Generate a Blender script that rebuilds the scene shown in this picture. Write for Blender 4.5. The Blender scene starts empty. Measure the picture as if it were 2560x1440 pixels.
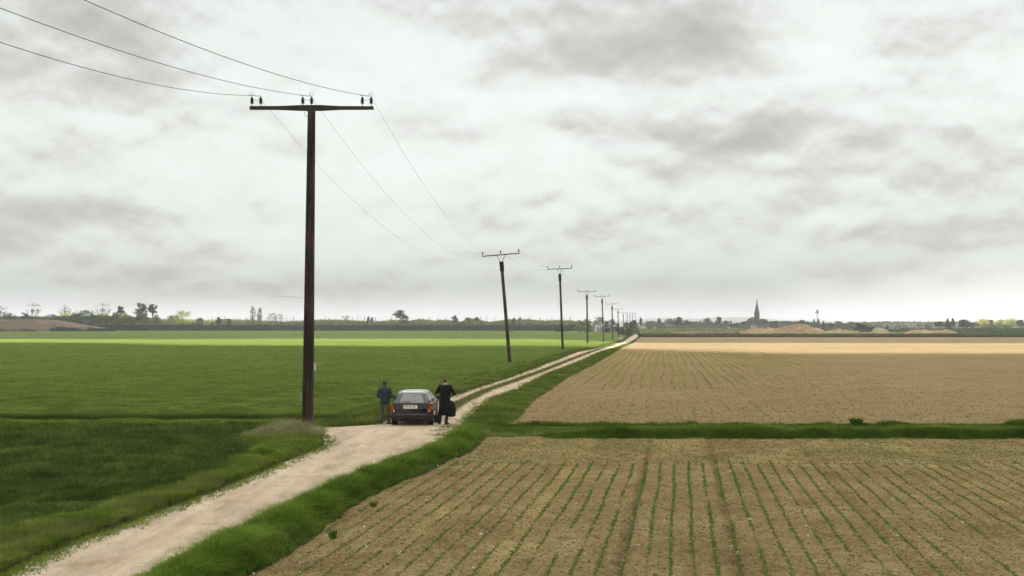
import bpy, bmesh, math, random
import numpy as np
from mathutils import Vector, Matrix, Euler
R = math.radians
random.seed(7)
rng = np.random.default_rng(11)
S = bpy.context.scene
COL = S.collection

# ------------------------------------------------------------------ camera
F = 2400.0; HZ = 812.0; CX = 1280.0; H = 4.0      # focal length and horizon of the photograph in its pixels, eye height in metres
cam = bpy.data.cameras.new('camera'); camo = bpy.data.objects.new('camera', cam); COL.objects.link(camo)
camo.location = (0, 0, H); camo.rotation_euler = (R(90), 0, 0)
cam.sensor_width = 36.0; cam.lens = 36.0*F/2560; cam.shift_y = (HZ-720)/2560
cam.clip_start = 0.1; cam.clip_end = 30000
S.camera = camo
# ------------------------------------------------------------------ exposure
S.view_settings.view_transform = 'Standard'; S.view_settings.look = 'None'
S.view_settings.exposure = 2.05; S.view_settings.gamma = 1
S.view_settings.use_curve_mapping = False
# ------------------------------------------------------------------ sun
SUN_EL, SUN_AZ = R(50), R(25)                     # azimuth clockwise from +Y
sv = Vector((math.sin(SUN_AZ)*math.cos(SUN_EL), math.cos(SUN_AZ)*math.cos(SUN_EL), math.sin(SUN_EL)))
sl = bpy.data.lights.new('sun', 'SUN'); sl.energy = 3.7; sl.angle = R(0.53); sl.color = (1, .985, .95)
so = bpy.data.objects.new('sun', sl); COL.objects.link(so)
so.rotation_euler = (-sv).to_track_quat('-Z', 'Y').to_euler()
# ------------------------------------------------------------------ world
W = bpy.data.worlds.new('World'); S.world = W; W.use_nodes = True
nt = W.node_tree; nt.nodes.clear()
def N(t, typ, **kw):
    n = t.nodes.new(typ)
    for k, v in kw.items():
        if k in n.inputs: n.inputs[k].default_value = v
        else: setattr(n, k, v)
    return n
def L(t, a, b): t.links.new(a, b)
def mth(t, op, a, b=None, clamp=False):
    n = t.nodes.new('ShaderNodeMath'); n.operation = op; n.use_clamp = clamp
    for i, v in enumerate((a, b)):
        if v is None: continue
        if isinstance(v, (int, float)): n.inputs[i].default_value = v
        else: t.links.new(v, n.inputs[i])
    return n.outputs[0]
def vmth(t, op, a, b=None):
    n = t.nodes.new('ShaderNodeVectorMath'); n.operation = op
    for i, v in enumerate((a, b)):
        if v is None: continue
        if isinstance(v, (tuple, list)): n.inputs[i].default_value = v
        else: t.links.new(v, n.inputs[i])
    return n
def ramp(t, fac, stops, interp='EASE'):
    n = t.nodes.new('ShaderNodeValToRGB'); n.color_ramp.interpolation = interp
    e = n.color_ramp.elements
    while len(e) < len(stops): e.new(0.5)
    for i, (p, c) in enumerate(stops):
        e[i].position = p
        e[i].color = (c, c, c, 1) if isinstance(c, (int, float)) else (*c, 1)
    t.links.new(fac, n.inputs[0]); return n.outputs[0]
def mix(t, fac, a, b, blend='MIX'):
    n = t.nodes.new('ShaderNodeMix'); n.data_type = 'RGBA'; n.blend_type = blend
    io = {s.identifier: s for s in n.inputs}
    for s, v in ((io['Factor_Float'], fac), (io['A_Color'], a), (io['B_Color'], b)):
        if isinstance(v, (int, float)): s.default_value = v
        elif isinstance(v, tuple): s.default_value = (*v, 1)
        else: t.links.new(v, s)
    return {s.identifier: s for s in n.outputs}['Result_Color']
def noise(t, vec, scale, detail=5, rough=.55, dist=0, lac=2.0):
    n = t.nodes.new('ShaderNodeTexNoise'); n.inputs['Scale'].default_value = scale
    n.inputs['Detail'].default_value = detail; n.inputs['Roughness'].default_value = rough
    n.inputs['Distortion'].default_value = dist; n.inputs['Lacunarity'].default_value = lac
    if vec is not None: t.links.new(vec, n.inputs['Vector'])
    return n
def build_world():
    t = nt
    tc = N(t, 'ShaderNodeTexCoord'); d = tc.outputs['Generated']
    sep = N(t, 'ShaderNodeSeparateXYZ'); L(t, d, sep.inputs[0])
    z = mth(t, 'MAXIMUM', sep.outputs[2], 0.0)
    def proj(zoff):
        k = mth(t, 'ADD', mth(t, 'ADD', z, zoff), 0.50)
        cb = N(t, 'ShaderNodeCombineXYZ'); L(t, mth(t, 'DIVIDE', sep.outputs[0], k), cb.inputs[0]); L(t, mth(t, 'DIVIDE', sep.outputs[1], k), cb.inputs[1]); cb.inputs[2].default_value = 5.3
        return cb.outputs[0]
    p = proj(0.0); pu = proj(.012)
    def dens(q):
        wq = vmth(t, 'ADD', q, vmth(t, 'MULTIPLY', vmth(t, 'SUBTRACT', noise(t, q, 4.0, 3, .5).outputs['Color'], (.5, .5, .5)).outputs[0], (.07, .07, 0)).outputs[0]).outputs[0]
        a = noise(t, wq, 2.4, 4, .45).outputs['Fac']
        b = noise(t, wq, 6.0, 2, .4).outputs['Fac']; c = noise(t, wq, 7.0, 9, .62).outputs['Fac']
        bb = mth(t, 'ABSOLUTE', mth(t, 'MULTIPLY', mth(t, 'SUBTRACT', b, .5), 2.0))
        return mth(t, 'ADD', mth(t, 'MULTIPLY', a, .85), mth(t, 'ADD', mth(t, 'MULTIPLY', bb, .13), mth(t, 'MULTIPLY', c, .38)))
    d0 = dens(p); d1 = dens(pu)
    # cloud tops catch the light, bases are grey
    v = mth(t, 'ADD', mth(t, 'MULTIPLY', mth(t, 'SUBTRACT', d0, d1), 4.0), mth(t, 'SUBTRACT', 1.72, mth(t, 'MULTIPLY', d0, 1.55)))
    v = mth(t, 'ADD', .66, mth(t, 'MULTIPLY', mth(t, 'SUBTRACT', v, .66), ramp(t, z, [(0, .6), (.08, .9), (.2, 1.0)])))
    # great masses of the cloud field, each at its own bearing in the sky
    wob = vmth(t, 'SUBTRACT', noise(t, p, 3.0, 6, .6).outputs['Color'], (.5, .5, .5)).outputs[0]
    wob = vmth(t, 'MULTIPLY', wob, (.16, 0.0, .10)).outputs[0]
    dd = vmth(t, 'ADD', d, wob).outputs[0]
    for (cx, cy, wx, wz, amp) in BLOBS:
        c = Vector(((cx-CX)/F, 1, (HZ-cy)/F)).normalized()
        q = vmth(t, 'SUBTRACT', dd, tuple(c)).outputs[0]
        q = vmth(t, 'MULTIPLY', q, (F/wx, .8, F/wz)).outputs[0]
        ln = vmth(t, 'LENGTH', q).outputs['Value']
        g = mth(t, 'SUBTRACT', 1.0, ln, clamp=True)
        g = mth(t, 'MULTIPLY', g, amp*1.55)
        v = mth(t, 'ADD', v, g)
    v = mth(t, 'ADD', v, -.045)
    col = ramp(t, v, [(.04, (.118, .116, .108)), (.30, (.150, .149, .140)), (.45, (.177, .178, .168)), (.57, (.203, .208, .196)), (.70, (.219, .227, .215)), (.92, (.230, .238, .227))], 'LINEAR')
    lp = N(t, 'ShaderNodeTexSky'); lp.sky_type = 'NISHITA'; lp.sun_disc = False
    lp.sun_elevation = SUN_EL; lp.sun_rotation = SUN_AZ
    b1 = N(t, 'ShaderNodeBackground'); L(t, col, b1.inputs[0]); b1.inputs[1].default_value = 1.0
    b2 = N(t, 'ShaderNodeBackground'); L(t, lp.outputs[0], b2.inputs[0]); b2.inputs[1].default_value = .08
    m = N(t, 'ShaderNodeMixShader'); m.inputs[0].default_value = .02
    L(t, b1.outputs[0], m.inputs[1]); L(t, b2.outputs[0], m.inputs[2])
    o = N(t, 'ShaderNodeOutputWorld'); L(t, m.outputs[0], o.inputs[0])
# pixel bearing (x, y), half-widths, amount (negative = darker)
BLOBS = [(300, 60, 330, 150, -.20), (60, 170, 330, 80, -.14), (1600, 110, 420, 150, -.30), (1300, 170, 500, 70, -.16), (1180, 60, 360, 110, -.12), (1800, 300, 520, 70, -.16), (1450, 330, 420, 60, -.12),
         (2480, 350, 330, 110, -.22), (2280, 160, 200, 130, -.14), (2450, 60, 300, 70, -.12), (640, 385, 330, 55, -.15), (1500, 560, 330, 60, -.19), (250, 520, 460, 55, -.13), (760, 555, 400, 45, -.12), (2100, 590, 500, 55, -.13), (1150, 650, 600, 45, -.10), (200, 650, 500, 40, -.09), (1950, 480, 260, 45, -.10), (1000, 330, 260, 50, -.10),
         (2060, 120, 150, 130, .05), (700, 110, 330, 110, .08), (300, 340, 560, 70, .09), (2400, 200, 200, 90, .03), (2350, 60, 420, 90, -.10), (950, 60, 200, 70, -.08), (900, 420, 600, 110, .08), (1700, 500, 300, 50, .08), (2400, 520, 400, 50, .07), (1000, 120, 200, 60, .10)]
build_world()

# ------------------------------------------------------------------ helpers
def tag(o, label=None, cat=None, group=None, kind=None):
    if label: o['label'] = label
    if cat: o['category'] = cat
    if group: o['group'] = group
    if kind: o['kind'] = kind
    return o
def thing(name, label, cat, loc=(0, 0, 0), rz=0, group=None):
    o = bpy.data.objects.new(name, None); COL.objects.link(o); o.empty_display_size = .2
    o.location = loc; o.rotation_euler = (0, 0, rz)
    return tag(o, label, cat, group)
def mesh_obj(name, verts, faces, mat, parent=None, smooth=False):
    me = bpy.data.meshes.new(name)
    me.from_pydata([tuple(v) for v in verts], [], faces); me.update()
    if smooth: me.polygons.foreach_set('use_smooth', [True]*len(me.polygons))
    me.materials.append(mat)
    o = bpy.data.objects.new(name, me); COL.objects.link(o)
    if parent: o.parent = parent
    return o
def np_obj(name, V, faces_flat, sizes, mat, parent=None, smooth=False):
    me = bpy.data.meshes.new(name)
    V = np.asarray(V, np.float32); fl = np.asarray(faces_flat, np.int32).ravel(); sz = np.asarray(sizes, np.int32)
    me.vertices.add(len(V)); me.vertices.foreach_set('co', V.ravel())
    me.loops.add(len(fl)); me.loops.foreach_set('vertex_index', fl)
    me.polygons.add(len(sz)); st = np.zeros(len(sz), np.int32); st[1:] = np.cumsum(sz)[:-1]
    me.polygons.foreach_set('loop_start', st); me.polygons.foreach_set('loop_total', sz)
    if smooth: me.polygons.foreach_set('use_smooth', np.ones(len(sz), bool))
    me.update(calc_edges=True); me.validate()
    me.materials.append(mat)
    o = bpy.data.objects.new(name, me); COL.objects.link(o)
    if parent: o.parent = parent
    return o
class MB:
    """collects simple solids and builds them as ONE mesh"""
    def __init__(s): s.v = []; s.f = []
    def add(s, vs, fs):
        b = len(s.v); s.v += [Vector(v) for v in vs]; s.f += [tuple(i+b for i in f) for f in fs]; return s
    def box(s, c, d, rot=None, taper=1.0):
        vs = []
        for z in (-.5, .5):
            k = taper if z > 0 else 1
            for x, y in ((-.5, -.5), (.5, -.5), (.5, .5), (-.5, .5)):
                v = Vector((x*d[0]*k, y*d[1]*k, z*d[2]))
                if rot: v = rot @ v
                vs.append(v+Vector(c))
        return s.add(vs, [(3, 2, 1, 0), (4, 5, 6, 7), (0, 1, 5, 4), (1, 2, 6, 5), (2, 3, 7, 6), (3, 0, 4, 7)])
    def tube(s, pts, rad, n=8, cap=True):
        pts = [Vector(p) for p in pts]
        if not isinstance(rad, (list, tuple)): rad = [rad]*len(pts)
        up = Vector((0, 0, 1)); vs = []; prev = None
        for i, p in enumerate(pts):
            d = (pts[min(i+1, len(pts)-1)]-pts[max(i-1, 0)])
            if d.length < 1e-9: d = Vector((0, 0, 1))
            d.normalize()
            if prev is None:
                a = d.cross(up)
                if a.length < 1e-3: a = d.cross(Vector((0, 1, 0)))
            else: a = prev-d*prev.dot(d)
            a.normalize(); b = d.cross(a); prev = a
            r = rad[i]; rx, ry = (r if isinstance(r, tuple) else (r, r))
            vs += [p+a*(math.cos(2*math.pi*k/n)*rx)+b*(math.sin(2*math.pi*k/n)*ry) for k in range(n)]
        fs = [(i*n+k, i*n+(k+1) % n, (i+1)*n+(k+1) % n, (i+1)*n+k) for i in range(len(pts)-1) for k in range(n)]
        if cap: fs += [tuple(reversed(range(n))), tuple(range((len(pts)-1)*n, len(pts)*n))]
        return s.add(vs, fs)
    def rings(s, rs, n=16, cap=True, wob=0):
        """rs: (cx, cy, z, rx, ry) elliptical rings stacked"""
        vs = []
        for (cx, cy, z, rx, ry) in rs:
            for k in range(n):
                a = 2*math.pi*k/n; w = 1+wob*math.sin(5*a+z*9)+wob*.6*math.sin(9*a-z*5)
                vs.append((cx+rx*w*math.cos(a), cy+ry*w*math.sin(a), z))
        fs = [(i*n+k, i*n+(k+1) % n, (i+1)*n+(k+1) % n, (i+1)*n+k) for i in range(len(rs)-1) for k in range(n)]
        if cap: fs += [tuple(reversed(range(n))), tuple(range((len(rs)-1)*n, len(rs)*n))]
        return s.add(vs, fs)
    def build(s, name, mat, parent=None, smooth=False): return mesh_obj(name, s.v, s.f, mat, parent, smooth)

def gz(y):                                   # gentle dip of the land beyond 190 m
    t = np.clip((np.asarray(y, float)-190)/60, 0, 1); return -.6*t*t*(3-2*t)
def at(px, py, z=0.0):                       # where a ray of the photograph meets height z (design aid)
    y = (H-z)*F/(py-HZ); return Vector(((px-CX)*y/F, y, z))
def ptd(px, py, y): return Vector(((px-CX)*y/F, y, H-(py-HZ)*y/F))
# value noise for placing and bending things
_G = rng.random((256, 256))
def vn(x, y):
    x = np.asarray(x, float); y = np.asarray(y, float)
    xi = np.floor(x).astype(int); yi = np.floor(y).astype(int); fx = x-xi; fy = y-yi
    fx = fx*fx*(3-2*fx); fy = fy*fy*(3-2*fy)
    g = lambda a, b: _G[a % 256, b % 256]
    return (g(xi, yi)*(1-fx)+g(xi+1, yi)*fx)*(1-fy)+(g(xi, yi+1)*(1-fx)+g(xi+1, yi+1)*fx)*fy
def fbm(x, y, o=4):
    s = 0; a = .5; t = 0
    for i in range(o): s = s+a*vn(x*2**i+17*i, y*2**i+31*i); t += a; a *= .55
    return s/t

# ------------------------------------------------------------------ materials
def newmat(name):
    m = bpy.data.materials.new(name); m.use_nodes = True; m.node_tree.nodes.clear(); return m, m.node_tree
def out(t, sh): o = N(t, 'ShaderNodeOutputMaterial'); L(t, sh, o.inputs[0])
def plain(name, col, rough=.6, metal=0, var=.15, vs=6, bump=0, bs=40, coat=0, spec=.5):
    m, t = newmat(name)
    tc = N(t, 'ShaderNodeTexCoord'); b = N(t, 'ShaderNodeBsdfPrincipled')
    n = noise(t, tc.outputs['Object'], vs, 6, .6).outputs['Fac']
    k = ramp(t, n, [(.3, 1-var), (.7, 1+var)], 'LINEAR')
    L(t, mix(t, 1.0, tuple(col), k, 'MULTIPLY'), b.inputs['Base Color'])
    b.inputs['Roughness'].default_value = rough; b.inputs['Metallic'].default_value = metal
    b.inputs['Coat Weight'].default_value = coat; b.inputs['Coat Roughness'].default_value = .04
    b.inputs['Specular IOR Level'].default_value = spec
    if bump:
        bn = N(t, 'ShaderNodeBump'); bn.inputs['Strength'].default_value = bump; bn.inputs['Distance'].default_value = .02
        L(t, noise(t, tc.outputs['Object'], bs, 6, .65).outputs['Fac'], bn.inputs['Height']); L(t, bn.outputs[0], b.inputs['Normal'])
    out(t, b.outputs[0]); return m
def leafmat(name, c1, c2, c3=None, patch=.8, trans=.35, patch_amt=.5):
    """foliage: colour differs from leaf to leaf and from patch to patch"""
    m, t = newmat(name)
    g = N(t, 'ShaderNodeNewGeometry'); tc = N(t, 'ShaderNodeTexCoord')
    r = g.outputs['Random Per Island']
    pn = noise(t, g.outputs['Position'], patch, 4, .6).outputs['Fac']
    f = mth(t, 'ADD', mth(t, 'MULTIPLY', r, 1-patch_amt), mth(t, 'MULTIPLY', ramp(t, pn, [(.3, 0.), (.7, 1.)], 'LINEAR'), patch_amt))
    st = [(.1, c1), (.8, c2)] if c3 is None else [(.1, c1), (.65, c2), (.97, c3)]
    c = ramp(t, f, st, 'LINEAR')
    d = N(t, 'ShaderNodeBsdfDiffuse'); tr = N(t, 'ShaderNodeBsdfTranslucent'); L(t, c, d.inputs[0]); L(t, c, tr.inputs[0])
    ms = N(t, 'ShaderNodeMixShader'); ms.inputs[0].default_value = trans
    L(t, d.outputs[0], ms.inputs[1]); L(t, tr.outputs[0], ms.inputs[2]); out(t, ms.outputs[0]); return m
CON = .60
def groundmat(name, stops, scales, bump=.6, bscale=30, bdist=.05, stretch=None, lines=None, tint=None):
    m, t = newmat(name)
    g = N(t, 'ShaderNodeNewGeometry'); p = g.outputs['Position']
    v = None; ps = p
    if stretch:
        mp = N(t, 'ShaderNodeMapping'); L(t, p, mp.inputs[0]); mp.inputs['Rotation'].default_value = (0, 0, R(stretch[0])); mp.inputs['Scale'].default_value = (1, stretch[1], 1); ps = mp.outputs[0]
    for q_, (sc, w, det) in enumerate(scales):
        n = mth(t, 'MULTIPLY', noise(t, ps if q_ < 2 else p, sc, det, .65).outputs['Fac'], w)
        v = n if v is None else mth(t, 'ADD', v, n)
    c = ramp(t, v, [(.5+(p_-.52)*CON, c_) for p_, c_ in stops], 'LINEAR')
    if tint:
        tn = ramp(t, noise(t, p, tint[0], 4, .6).outputs['Fac'], [(tint[2], 0.), (tint[3], 1.)], 'LINEAR')
        c = mix(t, tn, c, mix(t, 1.0, c, tint[1], 'MULTIPLY'))
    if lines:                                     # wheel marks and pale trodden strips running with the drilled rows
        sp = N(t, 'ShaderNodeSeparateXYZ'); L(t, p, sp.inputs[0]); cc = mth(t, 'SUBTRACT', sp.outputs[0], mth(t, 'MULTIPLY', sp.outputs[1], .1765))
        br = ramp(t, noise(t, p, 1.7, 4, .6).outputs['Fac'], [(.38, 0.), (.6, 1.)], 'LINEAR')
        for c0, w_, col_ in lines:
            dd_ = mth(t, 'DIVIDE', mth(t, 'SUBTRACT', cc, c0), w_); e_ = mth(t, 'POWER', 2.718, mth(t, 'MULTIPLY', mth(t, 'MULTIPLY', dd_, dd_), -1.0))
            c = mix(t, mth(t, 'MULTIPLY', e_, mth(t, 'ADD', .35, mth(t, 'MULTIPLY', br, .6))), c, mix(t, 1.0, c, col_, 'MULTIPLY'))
    b = N(t, 'ShaderNodeBsdfDiffuse'); L(t, c, b.inputs['Color']); b.inputs['Roughness'].default_value = .6
    bn = N(t, 'ShaderNodeBump'); bn.inputs['Strength'].default_value = bump; bn.inputs['Distance'].default_value = bdist
    L(t, noise(t, p, bscale, 6, .7).outputs['Fac'], bn.inputs['Height']); L(t, bn.outputs[0], b.inputs['Normal'])
    out(t, b.outputs[0]); return m

M = {}
SOIL = [(.30, (0.096, 0.065, 0.029)), (.42, (0.186, 0.132, 0.057)), (.52, (0.265, 0.195, 0.089)), (.62, (0.355, 0.274, 0.132)), (.75, (0.496, 0.409, 0.215))]
SOILF = [(.30, (0.148, 0.100, 0.049)), (.44, (0.239, 0.170, 0.087)), (.54, (0.299, 0.215, 0.113)), (.64, (0.365, 0.278, 0.154)), (.78, (0.479, 0.385, 0.242))]
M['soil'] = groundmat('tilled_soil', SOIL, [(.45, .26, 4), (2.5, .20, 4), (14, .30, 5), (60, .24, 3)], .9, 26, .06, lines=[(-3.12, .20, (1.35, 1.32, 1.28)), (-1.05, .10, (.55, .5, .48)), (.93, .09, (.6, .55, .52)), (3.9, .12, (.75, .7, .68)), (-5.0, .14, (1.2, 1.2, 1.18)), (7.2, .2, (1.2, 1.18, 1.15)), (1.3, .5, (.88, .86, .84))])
M['soil_far'] = groundmat('tilled_soil_distant', SOILF, [(.05, .15, 3), (.5, .15, 4), (5, .35, 6), (22, .35, 3)], .9, 14, .08)
M['gravel'] = groundmat('pale_gravel', [(.28, (0.217, 0.171, 0.120)), (.42, (0.403, 0.316, 0.223)), (.52, (0.495, 0.388, 0.281)), (.62, (0.588, 0.471, 0.347)), (.75, (0.718, 0.600, 0.456))],
                        [(.9, .34, 4), (2.6, .22, 4), (14, .18, 5), (55, .26, 3)], .6, 34, .03, stretch=(8, .22), tint=(.9, (0.806, 0.785, 0.722), .55, .70))
M['crop_soil'] = groundmat('crop_floor', [(.35, (0.025, 0.034, 0.011)), (.65, (0.070, 0.084, 0.031))], [(3, .5, 4), (30, .5, 4)], .5)
M['land'] = groundmat('open_land', [(.3, (.07, .09, .03)), (.5, (.11, .115, .05)), (.7, (.17, .14, .075))], [(.01, .4, 4), (.1, .3, 4), (1.5, .3, 5)], .5)
M['verge_soil'] = groundmat('verge_floor', [(.35, (.025, .035, .010)), (.6, (.06, .075, .02))], [(2, .5, 4), (30, .5, 4)], .5)
M['canopy'] = groundmat('cereal_canopy', [(.30, (0.065, 0.094, 0.018)), (.45, (0.108, 0.148, 0.030)), (.55, (0.136, 0.179, 0.037)), (.66, (0.172, 0.217, 0.049)), (.78, (0.230, 0.262, 0.074))],
                        [(.03, .20, 4), (.4, .15, 4), (4, .30, 5), (18, .35, 4)], 1.0, 12, .12)
M['median'] = groundmat('trodden_grass', [(.32, (.10, .10, .035)), (.5, (.19, .175, .08)), (.68, (.33, .27, .17))], [(1.5, .4, 4), (20, .6, 5)], .6)
M['earth'] = groundmat('bare_earth_bank', [(.30, (0.109, 0.069, 0.047)), (.5, (0.191, 0.132, 0.090)), (.7, (0.268, 0.207, 0.148))], [(.08, .5, 5), (.6, .5, 5)], .6, 2, .5)
M['mound'] = groundmat('heaped_sand', [(.30, (.22, .14, .07)), (.5, (.34, .235, .125)), (.7, (.46, .34, .20))], [(.08, .5, 5), (.6, .5, 5)], .6, 2, .5)
M['hill'] = groundmat('wooded_hill', [(.35, (.05, .08, .045)), (.65, (.10, .13, .07))], [(.002, .5, 5), (.02, .5, 5)], .4, .05, 3)
M['lush'] = leafmat('lush_grass', (0.069, 0.117, 0.016), (0.163, 0.255, 0.034), (0.292, 0.358, 0.070), 1.2)
M['vergeg'] = leafmat('verge_grass', (0.095, 0.138, 0.019), (0.184, 0.248, 0.037), (0.380, 0.385, 0.097), .9, patch_amt=.5)
M['olive'] = leafmat('olive_rough_grass', (0.074, 0.108, 0.019), (0.159, 0.210, 0.040), (0.360, 0.340, 0.114), .45, patch_amt=.55)
M['dark'] = leafmat('dark_bank_grass', (0.035, 0.061, 0.011), (0.095, 0.160, 0.018), (0.207, 0.275, 0.040), .7)
M['wheat_near'] = leafmat('near_crop', (0.036, 0.057, 0.014), (0.101, 0.143, 0.030), (0.261, 0.297, 0.079), .8, patch_amt=.40)
M['wheat_far'] = leafmat('cereal_blades', (0.080, 0.119, 0.021), (0.140, 0.189, 0.037), (0.207, 0.252, 0.066), .12)
M['dry'] = leafmat('seeding_grass', (0.187, 0.211, 0.078), (0.343, 0.328, 0.172), (0.530, 0.468, 0.296), 1.2)
M['dry_dim'] = leafmat('dry_stems', (.11, .12, .05), (.20, .18, .09), (.30, .25, .15), 1.2)
M['seedling'] = leafmat('beet_seedling', (0.072, 0.133, 0.031), (0.137, 0.234, 0.052), (0.241, 0.316, 0.086), 1.5)
M['seedling_pale'] = leafmat('maize_seedling', (0.240, 0.265, 0.050), (0.384, 0.391, 0.088), (0.504, 0.483, 0.143), .5)
M['clod'] = groundmat('clods', SOIL, [(5, .5, 3), (40, .5, 3)], .5)
M['straw'] = plain('straw', (.50, .40, .24), .9, var=.3, vs=2)
M['stone'] = plain('pale_stone', (.55, .50, .42), .8, var=.2)

# ------------------------------------------------------------------ the setting: land
def strip(name, ys, xl, xr, nx, mat, dz=0.0, zf=None, kind='structure', smooth=True):
    """sheet between two edges given as functions of the distance y"""
    ys = np.asarray(ys, float); ny = len(ys); u = np.linspace(0, 1, nx)
    a = xl(ys)[:, None]; b = xr(ys)[:, None]; X = a+(b-a)*u[None, :]; Y = np.repeat(ys[:, None], nx, 1)
    Z = gz(Y)+dz
    if zf is not None: Z = Z+zf(X, Y, u[None, :]+0*Y)
    V = np.stack([X, Y, Z], -1).reshape(-1, 3)
    i = np.arange(ny-1)[:, None]*nx+np.arange(nx-1)[None, :]
    Fc = np.stack([i, i+1, i+nx+1, i+nx], -1).reshape(-1, 4)
    o = np_obj(name, V, Fc, [4]*len(Fc), mat, smooth=smooth)
    if kind: o['kind'] = kind
    return o
def poly_fn(pts, lo=-60):
    """x as a function of y from photograph pixels on flat ground"""
    w = [at(px, py, 0) for px, py in pts]
    for _ in range(4): w = [at(px, py, float(gz(q.y))) for (px, py), q in zip(pts, w)]
    ys = np.array([q.y for q in w]); xs = np.array([q.x for q in w])
    s0 = (xs[2]-xs[0])/(ys[2]-ys[0])
    ys = np.concatenate([[lo], ys]); xs = np.concatenate([[xs[0]-s0*(ys[1]-lo)], xs])
    return lambda y: np.interp(y, ys, xs)
def geo(a, b, k): return np.geomspace(a, b, k)
road_l = poly_fn([(13, 1436), (161, 1366), (336, 1305), (551, 1225), (695, 1164), (815, 1113), (812, 1096), (790, 1080), (788, 1069), (880, 1066), (945, 1061), (985, 1043), (1060, 1013),
                  (1128, 993), (1194, 969), (1264, 948), (1334, 922), (1381, 904), (1445, 880), (1496, 871), (1529, 862), (1562, 852), (1576, 842), (1593, 833), (1600, 824)])
road_r = poly_fn([(385, 1460), (490, 1402), (615, 1330), (728, 1278), (856, 1216), (968, 1172), (1075, 1129), (1108, 1102), (1142, 1086), (1164, 1060), (1191, 1022), (1226, 998), (1292, 977),
                  (1318, 960), (1379, 931), (1451, 903), (1494, 882), (1545, 867), (1569, 857), (1590, 846), (1601, 834), (1606, 825)])
field_l = poly_fn([(616, 1440), (704, 1392), (808, 1318), (873, 1270), (947, 1230), (1048, 1187), (1120, 1150), (1169, 1133), (1205, 1098), (1215, 1085), (1225, 1072), (1262, 1060),
                   (1290, 1045), (1325, 1005), (1370, 975), (1420, 942), (1475, 915), (1530, 885), (1548, 872), (1572, 862), (1592, 850), (1603, 842), (1612, 838)])
crop_r = poly_fn([(0, 1350), (235, 1284), (430, 1232), (560, 1180), (640, 1140), (668, 1100), (672, 1085), (690, 1070), (740, 1060), (850, 1054), (905, 1040), (1000, 1012), (1128, 978), (1194, 950),
                  (1264, 928), (1334, 904), (1381, 890), (1445, 874), (1496, 865), (1529, 857), (1556, 847), (1566, 838), (1580, 830)])

# one sheet of ground to the horizon
gy = np.concatenate([[-3000, -200, 0, 185], np.arange(190, 260, 6), [300, 600, 1200, 2500, 5000, 9000, 14000]])
strip('ground', gy, lambda y: np.full(len(y), -12000.), lambda y: np.full(len(y), 12000.), 5, M['land'], -.06)
ydetail = np.concatenate([np.linspace(-40, 10, 12), geo(10.5, 400, 260)])
def roadz(X, Y, u):
    t = np.minimum(np.abs(u-.25), np.abs(u-.75)); return .03*np.sin(u*math.pi)+.02*(fbm(X*1.5, Y*.7)-.5)
def _e(f, amp, sc, seed):
    return lambda y: f(y)+amp*(fbm(np.asarray(y)*sc+seed, np.zeros(len(y))+seed, 3)-.5)
rd = strip('gravel_road', np.concatenate([np.linspace(-40, 10, 12), geo(10.2, 560, 700)]), _e(road_l, .5, 1.2, 3.3), _e(road_r, .4, 1.3, 9.1), 22, M['gravel'], .0, roadz)
# grass verge ground on each side of the road, slightly banked
def bank(h, p=.5): return lambda X, Y, u: h*np.sin(np.clip(u, 0, 1)*math.pi)**p*(.7+.6*fbm(X*.9, Y*.9))
verge_hr = lambda Y: np.where(Y < 40, .16, .08)
vr = strip('verge_ground', ydetail, lambda y: road_r(y)-.05, lambda y: field_l(y)+.1, 12, M['verge_soil'], -.012, lambda X, Y, u: verge_hr(Y)*np.sin(u*math.pi)**.6)
vl = strip('verge_ground', ydetail, lambda y: crop_r(y)-.2, lambda y: road_l(y)+.05, 12, M['verge_soil'], -.014, lambda X, Y, u: .06*np.sin(u*math.pi)**.6)

# near brown field with drilled rows
ROW = .1765; RSP = .395
def rowc(X, Y): return X-ROW*Y
def soilz(X, Y, u):
    c = rowc(X, Y)/RSP
    rows = np.where(Y < 27, 1., 0.)
    z = .012*np.cos(2*math.pi*c)*rows+.012*np.cos(2*math.pi*Y/.45)*(1-rows)
    z = z+.05*(fbm(X*7, Y*7, 3)-.5)+.05*(fbm(X*1.1, Y*1.1, 2)-.5)
    for c0, w, d in ((-1.02, .10, .06), (.93, .10, .05), (-3.8, .12, .03), (3.9, .12, .04), (6.2, .1, .03)):
        z = z-d*np.exp(-((rowc(X, Y)-c0)/w)**2)*rows*(.5+fbm(X*.8, Y*.8, 2))
    return z
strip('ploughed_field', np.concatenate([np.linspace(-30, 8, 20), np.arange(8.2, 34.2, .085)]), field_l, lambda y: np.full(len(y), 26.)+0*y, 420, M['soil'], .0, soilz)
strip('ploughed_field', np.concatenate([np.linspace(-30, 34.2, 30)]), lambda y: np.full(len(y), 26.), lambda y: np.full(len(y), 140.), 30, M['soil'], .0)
def soil2(X, Y, u):
    return .03*np.clip(1-(Y-37)/60, 0, 1)*(fbm(X*3, Y*3, 3)-.5)
strip('ploughed_field', np.concatenate([np.arange(37.0, 70, .22), geo(70, 360, 120)]), field_l, lambda y: 40+y*.75, 260, M['soil_far'], .0, soil2)
strip('ploughed_field', geo(37, 360, 60), lambda y: 40+y*.75, lambda y: 300+y*.9, 20, M['soil_far'], .0)

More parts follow.
